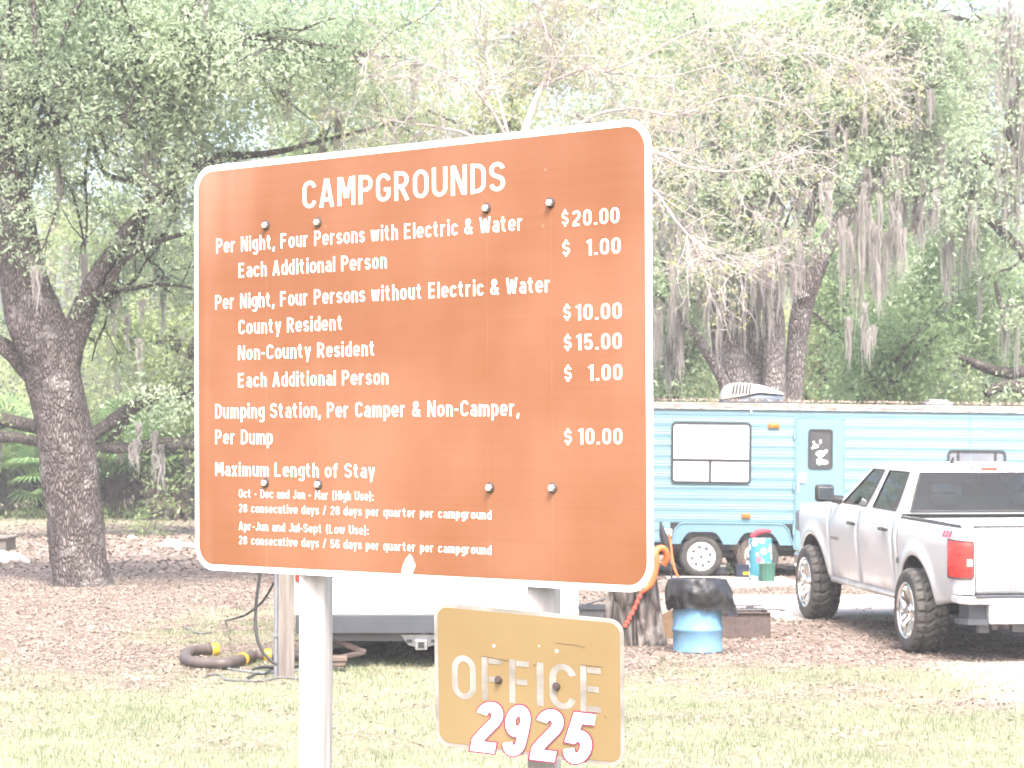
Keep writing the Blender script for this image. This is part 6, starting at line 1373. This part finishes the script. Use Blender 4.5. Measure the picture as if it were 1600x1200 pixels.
    def wheel(x, y, s):
        prof = [(.245, -.9), (.262, -1.0), (.30, -1.04), (.345, -1.05), (.375, -1.02), (.395, -.95), (.408, -.82)] + [(.413, q) for q in np.linspace(-.72, .72, 15)] + [(.408, .82), (.395, .95), (.375, 1.02), (.345, 1.05), (.30, 1.04), (.262, 1.0), (.245, .9)]
        na = 168; vs, fs = [], []; m = len(prof)
        for i in range(na):
            for r, q in prof:
                rr = r; ph = i / na * 24
                if r > .39:
                    aq = abs(q); u = (ph + .55 * math.copysign(1, q) * .5 + .9 * aq * (1 if aq < .55 else .35)) % 1
                    g = (u < .30) or (.48 < aq < .56) or (aq < .06 and False)
                    if g: rr -= .022
                vs.append((q * WT, rr * math.cos(2 * PI * i / na), rr * math.sin(2 * PI * i / na)))
        for i in range(na):
            j = (i + 1) % na
            for k in range(m - 1): fs.append((i * m + k, j * m + k, j * m + k + 1, i * m + k + 1))
        b = MB(); b.add(vs, fs); w = b.build('wheel', M['tyre'], root, True, 35); w.location = (x, y, RT - .004)
        b = MB(); b.lathe([(.262, .90 * WT), (.276, 1.03 * WT), (.270, 1.06 * WT), (.254, .97 * WT), (.244, .55 * WT), (.22, -.2 * WT)], 48, 'X', caps=False)
        for k in range(6):
            for da in (-.17, .17):
                a = 2 * PI * k / 6 + da; a2 = 2 * PI * k / 6 + da * 1.0; u = Vector((0, math.cos(a), math.sin(a))); t = Vector((0, -math.sin(a), math.cos(a)))
                v = []
                for r, hw, xo in ((.05, .020, .62), (.15, .019, .72), (.252, .026, .84)):
                    c = u * r; v += [c - t * hw + Vector((xo * WT - .03, 0, 0)), c + t * hw + Vector((xo * WT - .03, 0, 0)), c + t * hw * .7 + Vector((xo * WT, 0, 0)), c - t * hw * .7 + Vector((xo * WT, 0, 0))]
                f = []
                for q in range(2):
                    o = q * 4; f += [(o + i, o + (i + 1) % 4, o + 4 + (i + 1) % 4, o + 4 + i) for i in range(4)]
                b.add(v, f)
        b.lathe([(.07, .55 * WT), (.068, .72 * WT), (.045, .78 * WT), (.040, .88 * WT), (0, .90 * WT)], 24, 'X', caps=False)
        rm = b.build('rim', M['chrome'], w, True, 30)
        b = MB(); b.lathe([(.225, .1 * WT), (.0, .1 * WT)], 32, 'X', caps=False); b.lathe([(.17, .12 * WT), (.17, .25 * WT), (0, .25 * WT)], 32, 'X', caps=False); b.build('brake_disc', M['dark_steel'], rm)
        if s < 0: w.rotation_euler = (.4, 0, PI)
    for y in (0, WB):
        for s in (-1, 1): wheel(s * .93, y, s)
    return root
truck()

# ------------------------------------------------------------------ thin even volume added in place of lens glare
b = MB(); b.box((0, 50, 12.0), (110, 110, 26.6))
hm = bpy.data.materials.new('glare_haze'); hm.use_nodes = True; t_ = hm.node_tree; t_.nodes.clear()
vo = node(t_, "ShaderNodeVolumePrincipled"); vo.inputs["Color"].default_value = (.97, .98, 1, 1); vo.inputs["Density"].default_value = .0013; vo.inputs["Anisotropy"].default_value = .0
t_.links.new(vo.outputs[0], node(t_, "ShaderNodeOutputMaterial").inputs["Volume"])
tag(b.build('glare_haze', hm), kind='stuff')
